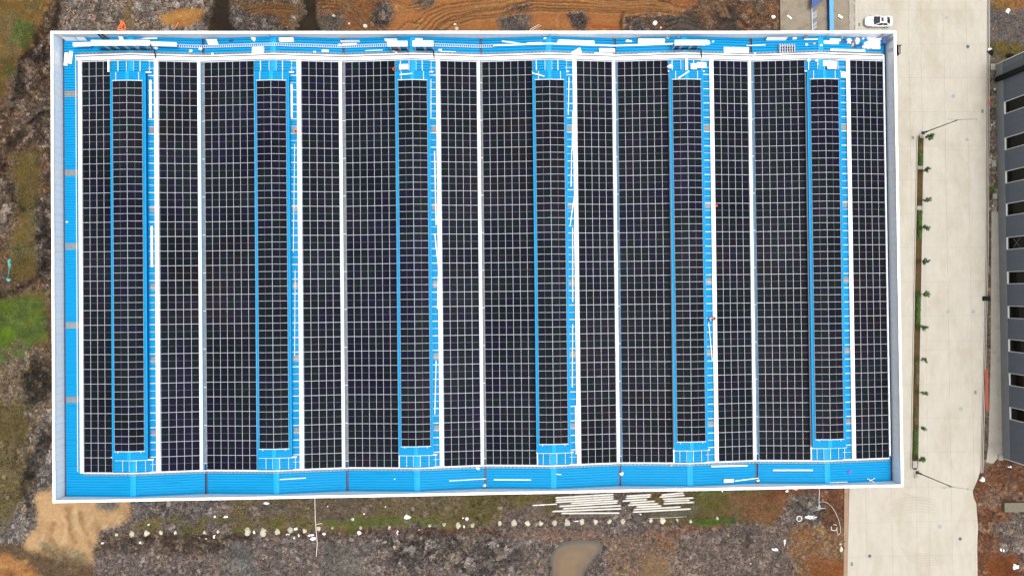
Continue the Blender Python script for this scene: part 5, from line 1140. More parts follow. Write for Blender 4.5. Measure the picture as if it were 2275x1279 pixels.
# ------------------------------------------------------------------ white car
def car(loc, rz):
    t = thing('parked_car', 'white saloon car parked on the concrete north of the building', 'car', loc, rz)
    # body sections along x (front = -x): x, half width, z low, z belt
    S = [(-2.44, .40, .36, .50), (-2.38, .60, .30, .60), (-2.16, .79, .22, .69), (-1.7, .91, .20, .79), (-1.2, .925, .20, .86), (-.6, .93, .20, .92), (.2, .93, .20, .94), (1.0, .93, .20, .96), (1.6, .92, .20, .97), (2.05, .87, .24, .95), (2.30, .76, .30, .90), (2.42, .58, .38, .74)]
    mb = MB(); rings = []
    for x, hw, zl, zb in S:
        zm = zl + (zb - zl) * .55
        rings.append([(x, -hw * .93, zl), (x, -hw, zl + .12), (x, -hw * 1.0, zm), (x, -hw * .93, zb - .06), (x, -hw * .80, zb), (x, -hw * .35, zb + .035), (x, hw * .35, zb + .035), (x, hw * .80, zb), (x, hw * .93, zb - .06), (x, hw * 1.0, zm), (x, hw, zl + .12), (x, hw * .93, zl)])
    n = 12; vs = [p for r in rings for p in r]
    fs = [(i * n + k, i * n + (k + 1) % n, (i + 1) * n + (k + 1) % n, (i + 1) * n + k) for i in range(len(S) - 1) for k in range(n)]
    fs = [tuple(reversed(f)) for f in fs]
    fs += [tuple(range(n)), tuple(reversed([(len(S) - 1) * n + k for k in range(n)]))]
    mb.add(vs, fs); obj('body', mb, M['carwhite'], t, True)
    # greenhouse: roof plate and pillars as one shell, glass as parts
    A0, A1, A2, A3 = -.98, -.20, 1.05, 1.72     # windscreen foot, windscreen head, rear head, rear foot
    wb, wt, zb, zt = .80, .60, .94, 1.44
    mb = MB(); mb.hexa([(A1 - .02, -wt, zt - .05), (A2, -wt, zt - .05), (A2, wt, zt - .05), (A1 - .02, wt, zt - .05)], [(A1 + .06, -wt + .05, zt), (A2 - .06, -wt + .05, zt), (A2 - .06, wt - .05, zt), (A1 + .06, wt - .05, zt)]); obj('roof', mb, M['carwhite'], t, True)
    for s_ in (-1, 1):
        mb = MB()
        for (x0, x1) in (((A0, A1), None), ((A2 - .0, A3), None)):
            pass
        mb.beam((A0, s_ * wb, zb - .04), (A1, s_ * (wt - .02), zt - .06), .10, .06); mb.beam((A3 + .05, s_ * (wb - .02), zb - .02), (A2 - .02, s_ * (wt - .02), zt - .06), .14, .06); mb.beam((.52, s_ * (wb + .02), zb), (.45, s_ * (wt + .02), zt - .05), .05, .06)
        obj('pillar', mb, M['carwhite'], t)
        for nm, xa, xb, xc, xd in (('side_window', A0 + .28, .46, .40, A1 + .10), ('side_window', .56, A3 - .38, A2 - .06, .50)):
            mb = MB(); ys = s_ * (wb + .005); yt_ = s_ * (wt + .01); P = [(xa, ys, zb - .01), (xb, ys, zb - .01), (xc, yt_, zt - .06), (xd, yt_, zt - .06)]
            Q_ = [(x, y - s_ * .03, z) for x, y, z in P]
            if s_ > 0: P, Q_ = P[::-1], Q_[::-1]
            mb.add(P + Q_, [(0,1,2,3), (7,6,5,4), (0,4,5,1), (1,5,6,2), (2,6,7,3), (3,7,4,0)]); obj(nm, mb, M['carglass'], t)
    def pane(nm, xf, xh, wf, wh, zf_, zh, bow):
        mb = MB(); k = 7; lo = []; hi = []
        for i in range(k):
            f = i / (k - 1) * 2 - 1; lo.append((xf - bow * (1 - f * f), f * wf, zf_)); hi.append((xh - bow * .5 * (1 - f * f), f * wh, zh))
        lo2 = [(x, y, z + .03) for x, y, z in lo]; hi2 = [(x, y, z + .03) for x, y, z in hi]
        mb.add(lo2 + hi2, [(i, i + k, i + k + 1, i + 1) if bow < 0 else (i, i + 1, i + k + 1, i + k) for i in range(k - 1)]); 
        mb.f = [tuple(reversed(f)) for f in mb.f] if bow > 0 else mb.f
        mb.add(lo + hi, [(i, i + 1, i + k + 1, i + k) for i in range(k - 1)])
        return obj(nm, mb, M['carglass'], t, True)
    pane('windscreen', A0, A1 + .02, .72, .55, zb + .0, zt - .03, .14)
    pane('rear_window', A3, A2 - .03, .64, .54, zb + .02, zt - .03, -.12)
    mb = MB(); mb.box(-.04, -.38, zt + .002, .42, .38, zt + .012); obj('sunroof', mb, M['carglass'], t)
    for s_ in (-1, 1):
        mb = MB(); mb.hexa([(-2.30, s_ * .56 - .14, .55), (-1.95, s_ * .72 - .10, .62), (-1.95, s_ * .72 + .10, .62), (-2.30, s_ * .56 + .14, .55)], [(-2.28, s_ * .56 - .13, .66), (-1.95, s_ * .73 - .07, .765), (-1.95, s_ * .73 + .07, .765), (-2.28, s_ * .56 + .11, .66)]); obj('headlight', mb, M['lamp'], t)
        mb = MB(); mb.box(2.22, s_ * .60 - .14, .66, 2.35, s_ * .60 + .10, .78); obj('tail_light', mb, M['red'], t)
        mb = MB(); mb.hexa([(-.72, s_ * .97 - .10, .92), (-.56, s_ * .97 - .10, .92), (-.56, s_ * .97 + .10, .92), (-.72, s_ * .97 + .10, .92)], [(-.70, s_ * .97 - .08, 1.04), (-.58, s_ * .97 - .08, 1.04), (-.58, s_ * .97 + .08, 1.04), (-.70, s_ * .97 + .08, 1.04)]); obj('mirror', mb, M['carwhite'], t)
        for x in (-1.48, 1.38):
            mb = MB(); n_ = 20; base = []
            mb.tube([(x, s_ * .74, .33), (x, s_ * .95, .33)], .33, 20); wl = obj('wheel', mb, M['rubber'], t)
            mb = MB(); mb.tube([(x, s_ * .93, .33), (x, s_ * .965, .33)], .21, 14); obj('rim', mb, M['alu'], wl)
    mb = MB(); mb.box(-2.44, -.42, .36, -2.36, .42, .46); obj('grille', mb, M['black'], t)
    mb = MB(); mb.beam((-2.20, 0, .725), (-2.02, .62, .70), .045, .02); mb.beam((-2.20, 0, .725), (-2.02, -.62, .70), .045, .02); obj('bonnet_gap', mb, M['dark'], t)
    return t
cp = at(1953.5, 47.2, .9); car((cp.x, cp.y, RZ + .004), math.radians(-1.0))

# ------------------------------------------------------------------ blue shed edge, step panel, yard bits
t = thing('blue_beam', 'long light blue steel beam running north from the building', 'steel beam', at(1847, 30, .8)); L0 = Vector(t.location); t.location.z = 0; L0.z = 0
a = at(1847.5, -70, .85); b_ = at(1847.5, 78, .85)
mb = MB(); mb.box(-.36, b_.y - L0.y, .80, .36, a.y - L0.y, .88); obj('top_plate', mb, M['bluetop'], t)
mb = MB(); mb.box(-.34, b_.y - L0.y, .06, .30, a.y - L0.y, .795); obj('web', mb, M['navy'], t)
t = thing('blue_awning', 'dark blue slanting awning edge at the north end of the yard', 'awning', at(1815, 5, 1.2)); L0 = Vector(t.location)
pts = [at(u, v, 1.2) for u, v in ((1803, 19), (1837, -6), (1862, -40), (1812, -40), (1803, 2))]; mb = MB(); n = len(pts)
mb.add([p - L0 for p in pts] + [p - L0 + Vector((0, 0, .12)) for p in pts], [tuple(n + k for k in range(n)), tuple(reversed(range(n)))] + [(k, (k + 1) % n, (k + 1) % n + n, k + n) for k in range(n)]); obj('sheet', mb, M['navy'], t)
for u, v in ((1806, 14), (1852, -30)):
    p = at(u, v, .6); mb = MB(); mb.box(p.x - L0.x - .05, p.y - L0.y - .05, -1.14, p.x - L0.x + .05, p.y - L0.y + .05, 0); obj('post', mb, M['navy'], t)
t = thing('steel_walkway', 'grey grated walkway of slanting panels beside the blue beam', 'walkway', at(1809.5, 45, .1)); L0 = Vector(t.location)
for k in range(9):
    v0 = 16 + k * 8.2; P = [at(1804.5, v0 + 12, .2), at(1815, v0 + 5, .2), at(1815, v0 - 1.6, .2), at(1804.5, v0 + 5.4, .2)]
    mb = MB(); mb.hexa([p - L0 - Vector((0, 0, .12)) for p in P], [p - L0 for p in P]); obj('panel', mb, M['grey' if k % 3 else 'galv'], t)
mb = MB(); a = at(1803.6, 10, .3); b_ = at(1803.6, 76, .3); mb.box(a.x - L0.x - .05, b_.y - L0.y, -.1, a.x - L0.x + .05, a.y - L0.y, .25); obj('side_rail', mb, M['alu'], t)
def ground_quad(u0, v0, u1, v1, th, name, label, cat, m, rz=0.0, group=None, base=None):
    a = at(u0, v1, th); b_ = at(u1, v0, th); c = (a + b_) / 2; c.z = (gz(c.x, c.y) - .02) if base is None else base; mb = MB(); hx, hy = abs(b_.x - a.x) / 2, abs(b_.y - a.y) / 2
    mb.box(-hx, -hy, 0, hx, hy, th); o = obj(name, mb, m); o.location = c; o.rotation_euler = (0, 0, rz); return tag(o, label, cat, group)
ground_quad(1861.5, 35, 1872, 40, .3, 'white_block', 'small white block on the yard right of the blue beam', 'block', M['foam'], math.radians(-35), base=.06)
ground_quad(1748, 37, 1760, 40.5, .12, 'foam_scrap', 'white scrap lying on the stained concrete yard', 'foam scrap', M['foam'], math.radians(-40), base=.06)

# ------------------------------------------------------------------ planter, trees, hedges, lamps
PN, PS = (2045.5, 297), (2031.5, 1044)
pl = thing('planter', 'long narrow planted median with a pale kerb on the concrete road', 'planter', at(2038, 670, 0))
L0 = Vector(pl.location)
outer = []; lw, le = 0, 0
Lw = [at(u, v, .25) for u, v in ((2037.6, 306), (2032.5, 560), (2028, 800), (2024.0, 1036))]; Le = [at(u, v, .25) for u, v in ((2053.6, 306), (2049.5, 560), (2045, 800), (2041.5, 1036))]
def rounded(cu, cv, r_, a0, a1, n=7): 
    c = at(cu, cv, .25); return [Vector((c.x + r_ * math.cos(a0 + (a1 - a0) * k / (n - 1)), c.y + r_ * math.sin(a0 + (a1 - a0) * k / (n - 1)), 0)) for k in range(n)]
cN = (Lw[0] + Le[0]) / 2; rN = (Le[0] - Lw[0]).length / 2; cS = (Lw[-1] + Le[-1]) / 2; rS = (Le[-1] - Lw[-1]).length / 2
ring = [Vector((p.x, p.y, 0)) for p in reversed(Lw[1:])] 
ring = []
for k in range(9): an = math.pi - math.pi * k / 8; ring.append(Vector((cN.x + rN * math.cos(an), cN.y + rN * math.sin(an), 0)))
ring += [Vector((p.x, p.y, 0)) for p in Le[1:-1]]
for k in range(9): an = 0 - math.pi * k / 8; ring.append(Vector((cS.x + rS * math.cos(an), cS.y + rS * math.sin(an), 0)))
ring += [Vector((p.x, p.y, 0)) for p in reversed(Lw[1:-1])]
cc_ = sum(ring, Vector()) / len(ring)
def inset(p, d_): 
    # inward offset: towards the axis in x mostly
    ax = cN.lerp(cS, min(1, max(0, (cN.y - p.y) / (cN.y - cS.y)))); v = (ax - p); v.z = 0; return p + v.normalized() * d_
inn = [inset(p, .14) for p in ring]; n = len(ring); mb = MB()
vs = [(*p[:2], RZ - .02) for p in ring] + [(*p[:2], RZ + .14) for p in ring] + [(*p[:2], RZ + .14) for p in inn] + [(*p[:2], RZ - .02) for p in inn]
mb.add([(x - L0.x, y - L0.y, z) for x, y, z in vs], [(k + n, k, (k + 1) % n, (k + 1) % n + n) for k in range(n)] + [(k + 2 * n, k + n, (k + 1) % n + n, (k + 1) % n + 2 * n) for k in range(n)] + [(k + 3 * n, k + 2 * n, (k + 1) % n + 2 * n, (k + 1) % n + 3 * n) for k in range(n)])
obj('kerb', mb, M['curb'], pl)
mb = MB(); vs = [(p.x - L0.x, p.y - L0.y, RZ + .03) for p in inn]; mb.add(vs, [tuple(reversed(range(n)))])
soilm = mat('planter_soil', alb((104, 82, 54)), .95, 0, .3, 1.2, bump=.5, bscale=8, spec=.1, dirt=alb((84, 84, 38)), dirt_scale=.35, dirt_amt=.85); obj('soil', mb, soilm, pl)
ax_n = (at(2045.6, 306, .2), at(2032.7, 1036, .2))
def axp(v, off=0.0):
    p = at(2040, v, .2); f = (ax_n[0].y - p.y) / (ax_n[0].y - ax_n[1].y); x = ax_n[0].x + f * (ax_n[1].x - ax_n[0].x); return Vector((x + off, p.y, RZ + .04))
for v in (372, 462, 1031):
    p = axp(v); mb = MB(); hy = .35 if v < 1000 else .6; mb.box(p.x - L0.x - .42, p.y - L0.y - hy, RZ + .035, p.x - L0.x + .42, p.y - L0.y + hy, RZ + .12); obj('cover_slab', mb, M['palecon'], pl)
def leaves(mb, c, rad, n, sz, r, flat=1.0, m=0, shell=0.0):
    for _ in range(n):
        while True:
            v = Vector((r.uniform(-1, 1), r.uniform(-1, 1), r.uniform(-1, 1)))
            if shell < v.length <= 1: break
        p = Vector(c) + Vector((v.x * rad[0], v.y * rad[1], v.z * rad[2])); a = Vector((r.uniform(-1, 1), r.uniform(-1, 1), r.uniform(-.5, .5) * flat)).normalized(); b = a.cross(Vector((r.uniform(-.6, .6), r.uniform(-.6, .6), 1))).normalized(); s_ = sz * r.uniform(.6, 1.3)
        mb.add([p - a * s_, p + b * s_ * .5, p + a * s_, p - b * s_ * .5], [(0, 1, 2, 3)], m)
def hedge(v0, v1, label, dens=1.0, mm='leafgreen', h=.45):
    a, b_ = axp(v0), axp(v1); c = (a + b_) / 2; t = thing('hedge', label, 'hedge', c, 0, 'low hedges in the median planter'); r = random.Random(int(v0))
    mb = MB(); L_ = (a - b_).length; k = max(2, int(L_ / .35))
    for i in range(k + 1):
        p = a.lerp(b_, i / k) - c; mb.add([], [])
        leaves(mb, (p.x + r.uniform(-.06, .06), p.y, h * .55), (.42, .3, h * .5), int(95 * dens), .085, r)
    obj('foliage', mb, M[mm], t)
    mb = MB()
    for i in range(k + 1):
        p = a.lerp(b_, i / k) - c
        for _ in range(3): q_ = p + Vector((r.uniform(-.3, .3), r.uniform(-.15, .15), 0)); mb.tube([q_, q_ + Vector((r.uniform(-.1, .1), r.uniform(-.1, .1), h * .8))], [.012, .006], 4)
    obj('stems', mb, M['bark'], t)
hedge(340, 366, 'short green hedge below the first sapling at the north end of the planter')
hedge(471, 530, 'bright green hedge between the third and fourth saplings')
hedge(652, 726, 'dense green hedge between the sixth and seventh saplings')
hedge(800, 852, 'olive hedge between the eighth and ninth saplings', .6, 'drygrass', .3)
hedge(955, 1012, 'green hedge beside the last sapling at the south end', .8)
hedge(905, 944, 'thin olive hedge above the tenth sapling', .35, 'drygrass', .25)
hedge(310, 330, 'sparse weeds beside the north lamp base', .35, 'drygrass', .2)
def sapling(base, h, spread, seed, label, dens=1.0, mm='leafdark'):
    r = random.Random(seed); t = thing('sapling', label, 'tree', base, 0, 'young trees in the median planter')
    mb = MB(); mb.tube([(0, 0, 0), (r.uniform(-.04, .04), r.uniform(-.04, .04), h * .4), (r.uniform(-.08, .08), r.uniform(-.08, .08), h * .9)], [.045, .035, .012], 6); obj('trunk', mb, M['bark'], t)
    tips = []
    for k in range(11):
        z0 = h * r.uniform(.32, .8); an = r.uniform(0, 6.28); ln = spread * r.uniform(.4, 1.0) * (1.15 - z0 / h * .5); e = Vector((math.cos(an) * ln, math.sin(an) * ln, z0 + r.uniform(.2, .6))); mb = MB(); mid = e * .5 + Vector((0, 0, z0 * .5 + .02)); mid.x, mid.y = e.x * .5, e.y * .5
        mb.tube([(0, 0, z0), mid, e], [.016, .011, .005], 4); obj('branch', mb, M['bark'], t); tips += [e, mid, e.lerp(mid, .5)]
    mb = MB()
    for e in tips + [Vector((0, 0, h * .92)), Vector((0, 0, h))]: leaves(mb, e, (.20, .20, .16), int(r.randint(12, 24) * dens), .085, r)
    obj('crown', mb, M[mm], t)
TR = [(310, 2.9, .75, 1.4, 'leafdark'), (380, 2.4, .6, .9, 'leafdark'), (446, 2.7, .55, .55, 'leafdark'), (508, 2.5, .6, .9, 'leafdark'), (581, 2.3, .6, .95, 'leafdark'), (653, 2.4, .6, .9, 'leafgreen'), (727, 2.1, .55, .8, 'leafgreen'), (798, 2.3, .55, .5, 'leafdark'), (871, 2.4, .55, .55, 'leafgreen'), (946, 2.3, .5, .5, 'leafdark'), (1016, 2.2, .6, 1.0, 'leafgreen')]
for k, (v, h, sp_, dn, mm) in enumerate(TR):
    p = axp(v + 2, .30); p = axp(v, .30); sapling(p, h, sp_, 100 + k, 'young tree in the median planter, %s from the north end' % ORD[k + 1] if k else 'fullest young tree in the median planter, at its north end beside the lamp', dn, mm)
def lamp(u, v, label, dirs, H=9.1):
    p = at(u, v, .2); t = thing('street_lamp', label, 'street lamp', (p.x, p.y, RZ + .04), 0, 'street lamps at the planter ends')
    mb = MB(); mb.box(-.28, -.28, 0, .28, .28, .05); obj('base_plate', mb, M['dark'], t)
    mb = MB(); mb.lathe([(.16, .05), (.16, 1.1), (.10, 1.25)], 12); obj('door_section', mb, M['dark'], t)
    mb = MB(); mb.tube([(0, 0, 1.1), (0, 0, H * .55), (0, 0, H)], [.095, .075, .055], 10); obj('pole', mb, M['dark'], t)
    mb = MB(); mb.tube([(0, 0, H * .86), (0, 0, H * .97)], .085, 10); obj('collar', mb, M['dark'], t)
    for (dx, dy, z, ln) in dirs:
        mb = MB(); mb.tube([(0, 0, H - .2), (dx * ln * .35, dy * ln * .35, H + .15), (dx * ln, dy * ln, z)], [.045, .04, .03], 8); obj('arm', mb, M['galv'], t)
        mb = MB(); e = Vector((dx * ln, dy * ln, z)); f = Vector((dx, dy, 0)) * .75; sd = Vector((-dy, dx, 0)) * .14
        mb.hexa([e - sd, e + f - sd * .7, e + f + sd * .7, e + sd], [e - sd + Vector((0, 0, .1)), e + f - sd * .7 + Vector((0, 0, .07)), e + f + sd * .7 + Vector((0, 0, .07)), e + sd + Vector((0, 0, .1))]); hd = obj('lamp_head', mb, M['grey'], t)
        mb = MB(); mb.box(-.0, -.09, -.02, .45, .09, 0); mb.v = [(e.x + dx * (x + .12) - dy * y, e.y + dy * (x + .12) + dx * y, e.z + z_) for x, y, z_ in mb.v]; obj('lens', mb, M['lamp'], hd)
    mb = MB(); mb.box(-.62, -.95, .0, -.02, -.05, .05); mb.box(-.56, -.88, .05, -.08, -.5, .09); obj('hand_hole', mb, M['palecon'], t)
lamp(2051.0, 295.5, 'tall street lamp at the north end of the planter', ((1, .02, 9.35, 2.9), (-1, .02, 9.35, 1.15)))
lamp(2038.5, 1049, 'tall street lamp at the south end of the planter', ((1, -.12, 9.35, 2.3), (-1, -.02, 9.35, 1.2)))

# ------------------------------------------------------------------ the dark building at the east edge
FX = 86.62; DY1 = 38.3; DY0 = -31.2
db = thing('warehouse', 'dark slate grey warehouse with tall windows at the east edge', 'warehouse', (FX, (DY0 + DY1) / 2, 0)); LY = (DY0 + DY1) / 2
WY = [at(2234, v, 1.95).y - LY for v in (240, 320, 394, 466, 541, 617, 693, 767, 842, 917.5)]; WH, WZ0, WZ1 = 1.05, 1.95, 7.6
mb = MB(); mb.box(0, DY0 - LY, -.5, .35, DY1 - LY, 1.68); obj('plinth', mb, M['plinth'], db)
ys_ = sorted(WY); e = [DY0 - LY + 0.0]
for y in ys_: e += [y - WH, y + WH]
e.append(DY1 - LY)
for k in range(0, len(e), 2):
    a, b_ = e[k], e[k + 1]; n_ = max(1, int((b_ - a) / 1.15))
    for i in range(n_):
        y0 = a + (b_ - a) * i / n_; y1 = a + (b_ - a) * (i + 1) / n_; mb = MB(); mb.box(.10, y0 + .006, 1.70, .34, y1 - .006, 10.6); obj('cladding_panel', mb, M['slate'], db)
for y in ys_:
    mb = MB(); mb.box(.10, y - WH + .006, 1.70, .34, y + WH - .006, WZ0 - .14); mb.box(.10, y - WH + .006, WZ1 + .1, .34, y + WH - .006, 10.6); obj('cladding_panel', mb, M['slate'], db)
for k, y in enumerate(WY):
    mb = MB(); mb.box(.02, y - WH - .03, WZ0 - .12, .34, y + WH + .03, WZ0); mb.box(.02, y - WH - .03, WZ1, .34, y + WH + .03, WZ1 + .08); mb.box(.02, y - WH - .03, WZ0, .30, y - WH + .04, WZ1); mb.box(.02, y + WH - .04, WZ0, .30, y + WH + .03, WZ1)
    wn = obj('window', mb, M['white'], db); mb = MB(); mb.box(.26, y - WH + .045, WZ0 + .005, .30, y + WH - .045, WZ1 - .005); obj('pane', mb, M['glassdark'], wn)
    if k == 4:
        mb = MB(); mb.beam((.16, y - .8, 3.2), (.16, y + .8, 4.8), .03, .05); mb.beam((.16, y + .8, 3.2), (.16, y - .8, 4.8), .03, .05); obj('cross_tape', mb, M['grey'], wn)
mb = MB(); mb.box(.36, DY0 - LY, -.5, 40, DY1 - LY, 10.2); obj('rear_volume', mb, M['slate'], db)
mb = MB(); mb.box(.0, DY0 - LY - .05, 10.6, 40, DY1 - LY + .05, 10.8); obj('coping', mb, M['plinth'], db)
yy = at(2222, 176, .8).y - LY; mb = MB(); mb.box(-.42, yy - .42, .55, .1, yy + .42, 10.0); obj('black_duct', mb, M['black'], db)
yy2 = at(2236, 145, 2.0).y - LY
for k in range(14):
    mb = MB(); mb.box(.02, yy2 - .35, 1.95 + k * .30, .1, yy2 + .35, 2.08 + k * .30); obj('louvre_slat', mb, M['plinth'], db)
mb = MB(); mb.box(.02, DY1 - LY, .0, .36, DY1 - LY + .10, 10.6); mb.box(.02, DY0 - LY - .10, .0, .36, DY0 - LY, 10.6); obj('corner_trim', mb, M['white'], db)
# slabs and small blocks along the apron
for k, (u, v, du, dv, lb) in enumerate(((2206.5, 149, 5, 7, 'square pale block at the northwest corner of the dark warehouse'), (2209, 364, 4.5, 6.5, 'pale block by the warehouse between the second and third windows'), (2211, 436, 4.5, 6, 'pale block by the warehouse between the third and fourth windows'), (2212, 581, 3.5, 6.5, 'pale pit cover by the warehouse below the fifth window'),
                                     (2214, 653, 4, 6.5, 'pale pit cover by the warehouse below the sixth window'), (2216, 725, 3.5, 6, 'pale pit cover by the warehouse below the seventh window'), (2218, 797, 3.5, 6, 'pale pit cover by the warehouse below the eighth window'), (2220, 873, 4, 6, 'pale pit cover by the warehouse below the ninth window'), (2220.5, 946, 4, 6, 'pale pit cover by the warehouse below the tenth window'), (2223.5, 1016, 5, 6, 'white box at the southwest corner of the warehouse'))):
    ground_quad(u - du, v - dv, u + du, v + dv, .22 if k in (0, 1, 2, 9) else .06, 'pit_cover', lb, 'pit cover', M['palecon'], base=.0 if k in (0, 1, 2) else .052, group='pit covers along the dark warehouse')
ground_quad(2190, 820, 2195, 912, .25, 'red_pipe', 'straight red pipe lying in the ditch beside the road', 'pipe', mat('rust_red_pipe', alb((200, 92, 70)), .6, 0, .12), base=.0)
ground_quad(2186, 658, 2200, 668, .5, 'black_crate', 'black crate in the ditch near the middle of the road', 'crate', M['black'], base=.0)
ground_quad(2232, 1114.5, 2330, 1137, .7, 'concrete_slab', 'thick mossy concrete slab lying on the red soil at the right edge', 'slab', M['slab'], math.radians(0))
# corner rubbish beside the warehouse
for k, (u, v, rx, ry, h, mm, nm, lb) in enumerate(((2200, 118, .7, .55, .5, 'black', 'black_tarp', 'black tarpaulin heap north of the warehouse corner'), (2244, 124, .8, .5, .4, 'black', 'black_tarp', 'black tarpaulin right of the olive weeds by the warehouse'), (2239, 25, .35, .5, .15, 'foam', 'foam_scrap', 'white scrap on the dark grey hardstanding'), (2199, 118 - 8, .5, .25, .2, 'foam', 'foam_scrap', 'white sheet scrap above the black tarpaulin'),
                                             (2197, 228, .35, .3, .25, 'red', 'red_scrap', 'red cloth scrap in the rubble west of the warehouse'), (2209, 199, .2, .2, .3, 'foam', 'foam_scrap', 'white lump in the rubble near the black duct'), (2243, 1036, .35, .2, .2, 'foam', 'foam_scrap', 'pale lump below the south wall of the warehouse'), (2181, 1064, .5, .4, .3, 'plastic', 'plastic_wrap', 'grey plastic lump on the soil beside the road edge'),
                                             (2257, 1258, .6, .5, .3, 'foam', 'foam_scrap', 'large white scrap at the lower right corner'), (2223, 1220, .18, .3, .1, 'foam', 'foam_scrap', 'left of two small white scraps on the red soil'), (2229, 1222, .16, .3, .1, 'foam', 'foam_scrap', 'right of two small white scraps on the red soil'))):
    blob(u, v, rx, ry, h, nm, lb, 'tarpaulin' if mm == 'black' else 'scrap', M[mm], 200 + k, ground=True, n=9)
r = random.Random(77)

# ------------------------------------------------------------------ concrete piles stacked south of the building
def pile(p0, p1, lb, grp, rad=.158, dz=0.0):
    f = 2275 / 380.0 / 1.0; a = at(1180 + p0[0] / 5.987, 1080 + p0[1] / 5.987, .35); b_ = at(1180 + p1[0] / 5.987, 1080 + p1[1] / 5.987, .35)
    c = (a + b_) / 2; c.z = max(0.28, gz(c.x, c.y) + .2) + dz; dv = (b_ - a); dv.z = 0; t = thing('concrete_pile', lb, 'concrete pile', c, 0, grp)
    mb = MB(); mb.tube([-dv / 2 + Vector((0, 0, 0)), dv / 2], rad, 14, caps=True); obj('shaft', mb, M['pile'], t, False)
    u_ = dv.normalized(); mb = MB(); mb.tube([-dv / 2 - u_ * .012, -dv / 2 + u_ * .16], rad + .008, 14); obj('end_ring', mb, M['grey'], t)
    mb = MB(); mb.tube([dv / 2 - u_ * .16, dv / 2 + u_ * .012], rad + .008, 14); obj('end_ring', mb, M['grey'], t)
GA = [((320, 150), (1100, 102)), ((325, 180), (1100, 132)), ((325, 209), (1098, 161)), ((525, 224), (1160, 188)), ((370, 264), (1150, 216)), ((420, 294), (1198, 254)), ((280, 331), (1200, 294)), ((400, 356), (1180, 352))]
for k, (p, q_) in enumerate(GA): pile(p, q_, 'long white concrete pile, %s from the top of the left stack' % ORD[k + 1] if k else 'topmost long white concrete pile of the left stack', 'left stack of long concrete piles')
GB = [((1260, 128), (1600, 106)), ((1255, 158), (1592, 134)), ((1210, 194), (1545, 170)), ((1310, 217), (1650, 194)), ((1285, 247), (1695, 227)), ((1395, 271), (1735, 257)), ((1360, 306), (1990, 271)), ((1350, 340), (2125, 297))]
for k, (p, q_) in enumerate(GB): pile(p, q_, 'white concrete pile, %s from the top of the middle stack' % ORD[k + 1], 'middle stack of concrete piles')
GC = [((1730, 112), (2030, 84)), ((1705, 140), (2045, 114)), ((1745, 168), (2160, 150)), ((1765, 195), (2110, 180)), ((1755, 228), (2170, 208))]
for k, (p, q_) in enumerate(GC): pile(p, q_, 'white concrete pile, %s from the top of the right stack' % ORD[k + 1], 'right stack of concrete piles')
def grod(p, q_, wd, lb, m=None, name='timber_batten', cat='batten', h=.06):
    a = g(*p, .06); b_ = g(*q_, .06); c = (a + b_) / 2; mb = MB(); mb.beam(a - c, b_ - c, wd, h); o = obj(name, mb, m or M['foam']); o.location = c; return tag(o, lb, cat)
grod((1183.5, 1121.5), (1237, 1118.5), .16, 'thin pale batten sticking out left of the pile stacks'); grod((1242, 1118), (1267, 1117), .3, 'dark bar between the left piles', M['dark'], 'steel_bar', 'bar', .2)
# timber bearers under the stacks
for k, (u0, v0, u1, v1, lb) in enumerate(((1252, 1098, 1256, 1142, 'left timber bearer under the long piles'), (1360, 1094, 1366, 1142, 'right timber bearer under the long piles'), (1412, 1098, 1418, 1142, 'timber bearer under the middle piles'), (1500, 1092, 1505, 1132, 'timber bearer under the right piles'))):
    a = g(u0, v0, .04); b_ = g(u1, v1, .04); c = (a + b_) / 2; mb = MB(); a.z = b_.z = c.z = max(.0, c.z - .06); mb.beam(a - c, b_ - c, .16, .1); o = obj('timber_bearer', mb, M['bark']); o.location = c; tag(o, lb, 'timber')

# pile heads in a row
HD = [(260.6, 1186, .30), (293.8, 1185, .48), (325, 1184, .52), (358, 1183, .32), (390, 1183, .32), (455, 1181.5, .38), (485, 1180, .28), (550, 1180.5, .65), (586, 1180.5, .62), (617, 1180.5, .5), (646, 1176, .5), (677, 1178, .42), (708, 1173, .38), (738, 1172, .26), (801.7, 1170.7, .36), (865, 1170.5, .34), (955, 1167, .3), (987, 1164, .34), (1018.6, 1166, .52), (1050, 1167, .36), (1110, 1161, .38), (1143, 1161, .52), (1172, 1161, .46), (1202, 1160.5, .42), (1232, 1161.5, .46), (1260, 1160, .56), (1293, 1159, .5), (1323, 1159, .42), (1354, 1158, .42), (1384, 1157, .46), (1445, 1155, .34), (1472, 1156, .5), (1504, 1156, .34), (1534, 1157, .3), (1593, 1151, .3)]
for k, (u, v, s_) in enumerate(HD):
    lb = 'pale concrete pile stub in the southern row, '
    lb += ('westernmost, beside the sand' if k == 0 else 'easternmost in the grass' if k == len(HD) - 1 else (ORD[k + 1] + ' from the west end') if k < 18 else (ORD[len(HD) - k] + ' from the east end'))
    blob(u, v, s_ * .92, s_ * 1.12, .22, 'pile_stub', lb, 'pile stub', M['pilehead'], 300 + k, ground=True, n=10, rough=.25)['group'] = 'row of pile heads south of the building'
t = thing('pile_ring', 'white-ringed concrete shaft with spilled grout to its right', 'shaft', g(1775.5, 1151, 0)); mb = MB(); mb.lathe([(.52, -.1), (.52, .16), (.36, .17), (.35, .0)], 22); obj('ring', mb, M['pile'], t); mb = MB(); mb.lathe([(.34, 0), (.34, .05)], 18); obj('fill', mb, M['slab'], t)
blob(1800, 1148, 1.1, .3, .14, 'grout_spill', 'white grout spilled right of the ringed shaft', 'grout', M['foam'], 501, ground=True, n=20, rough=.5)
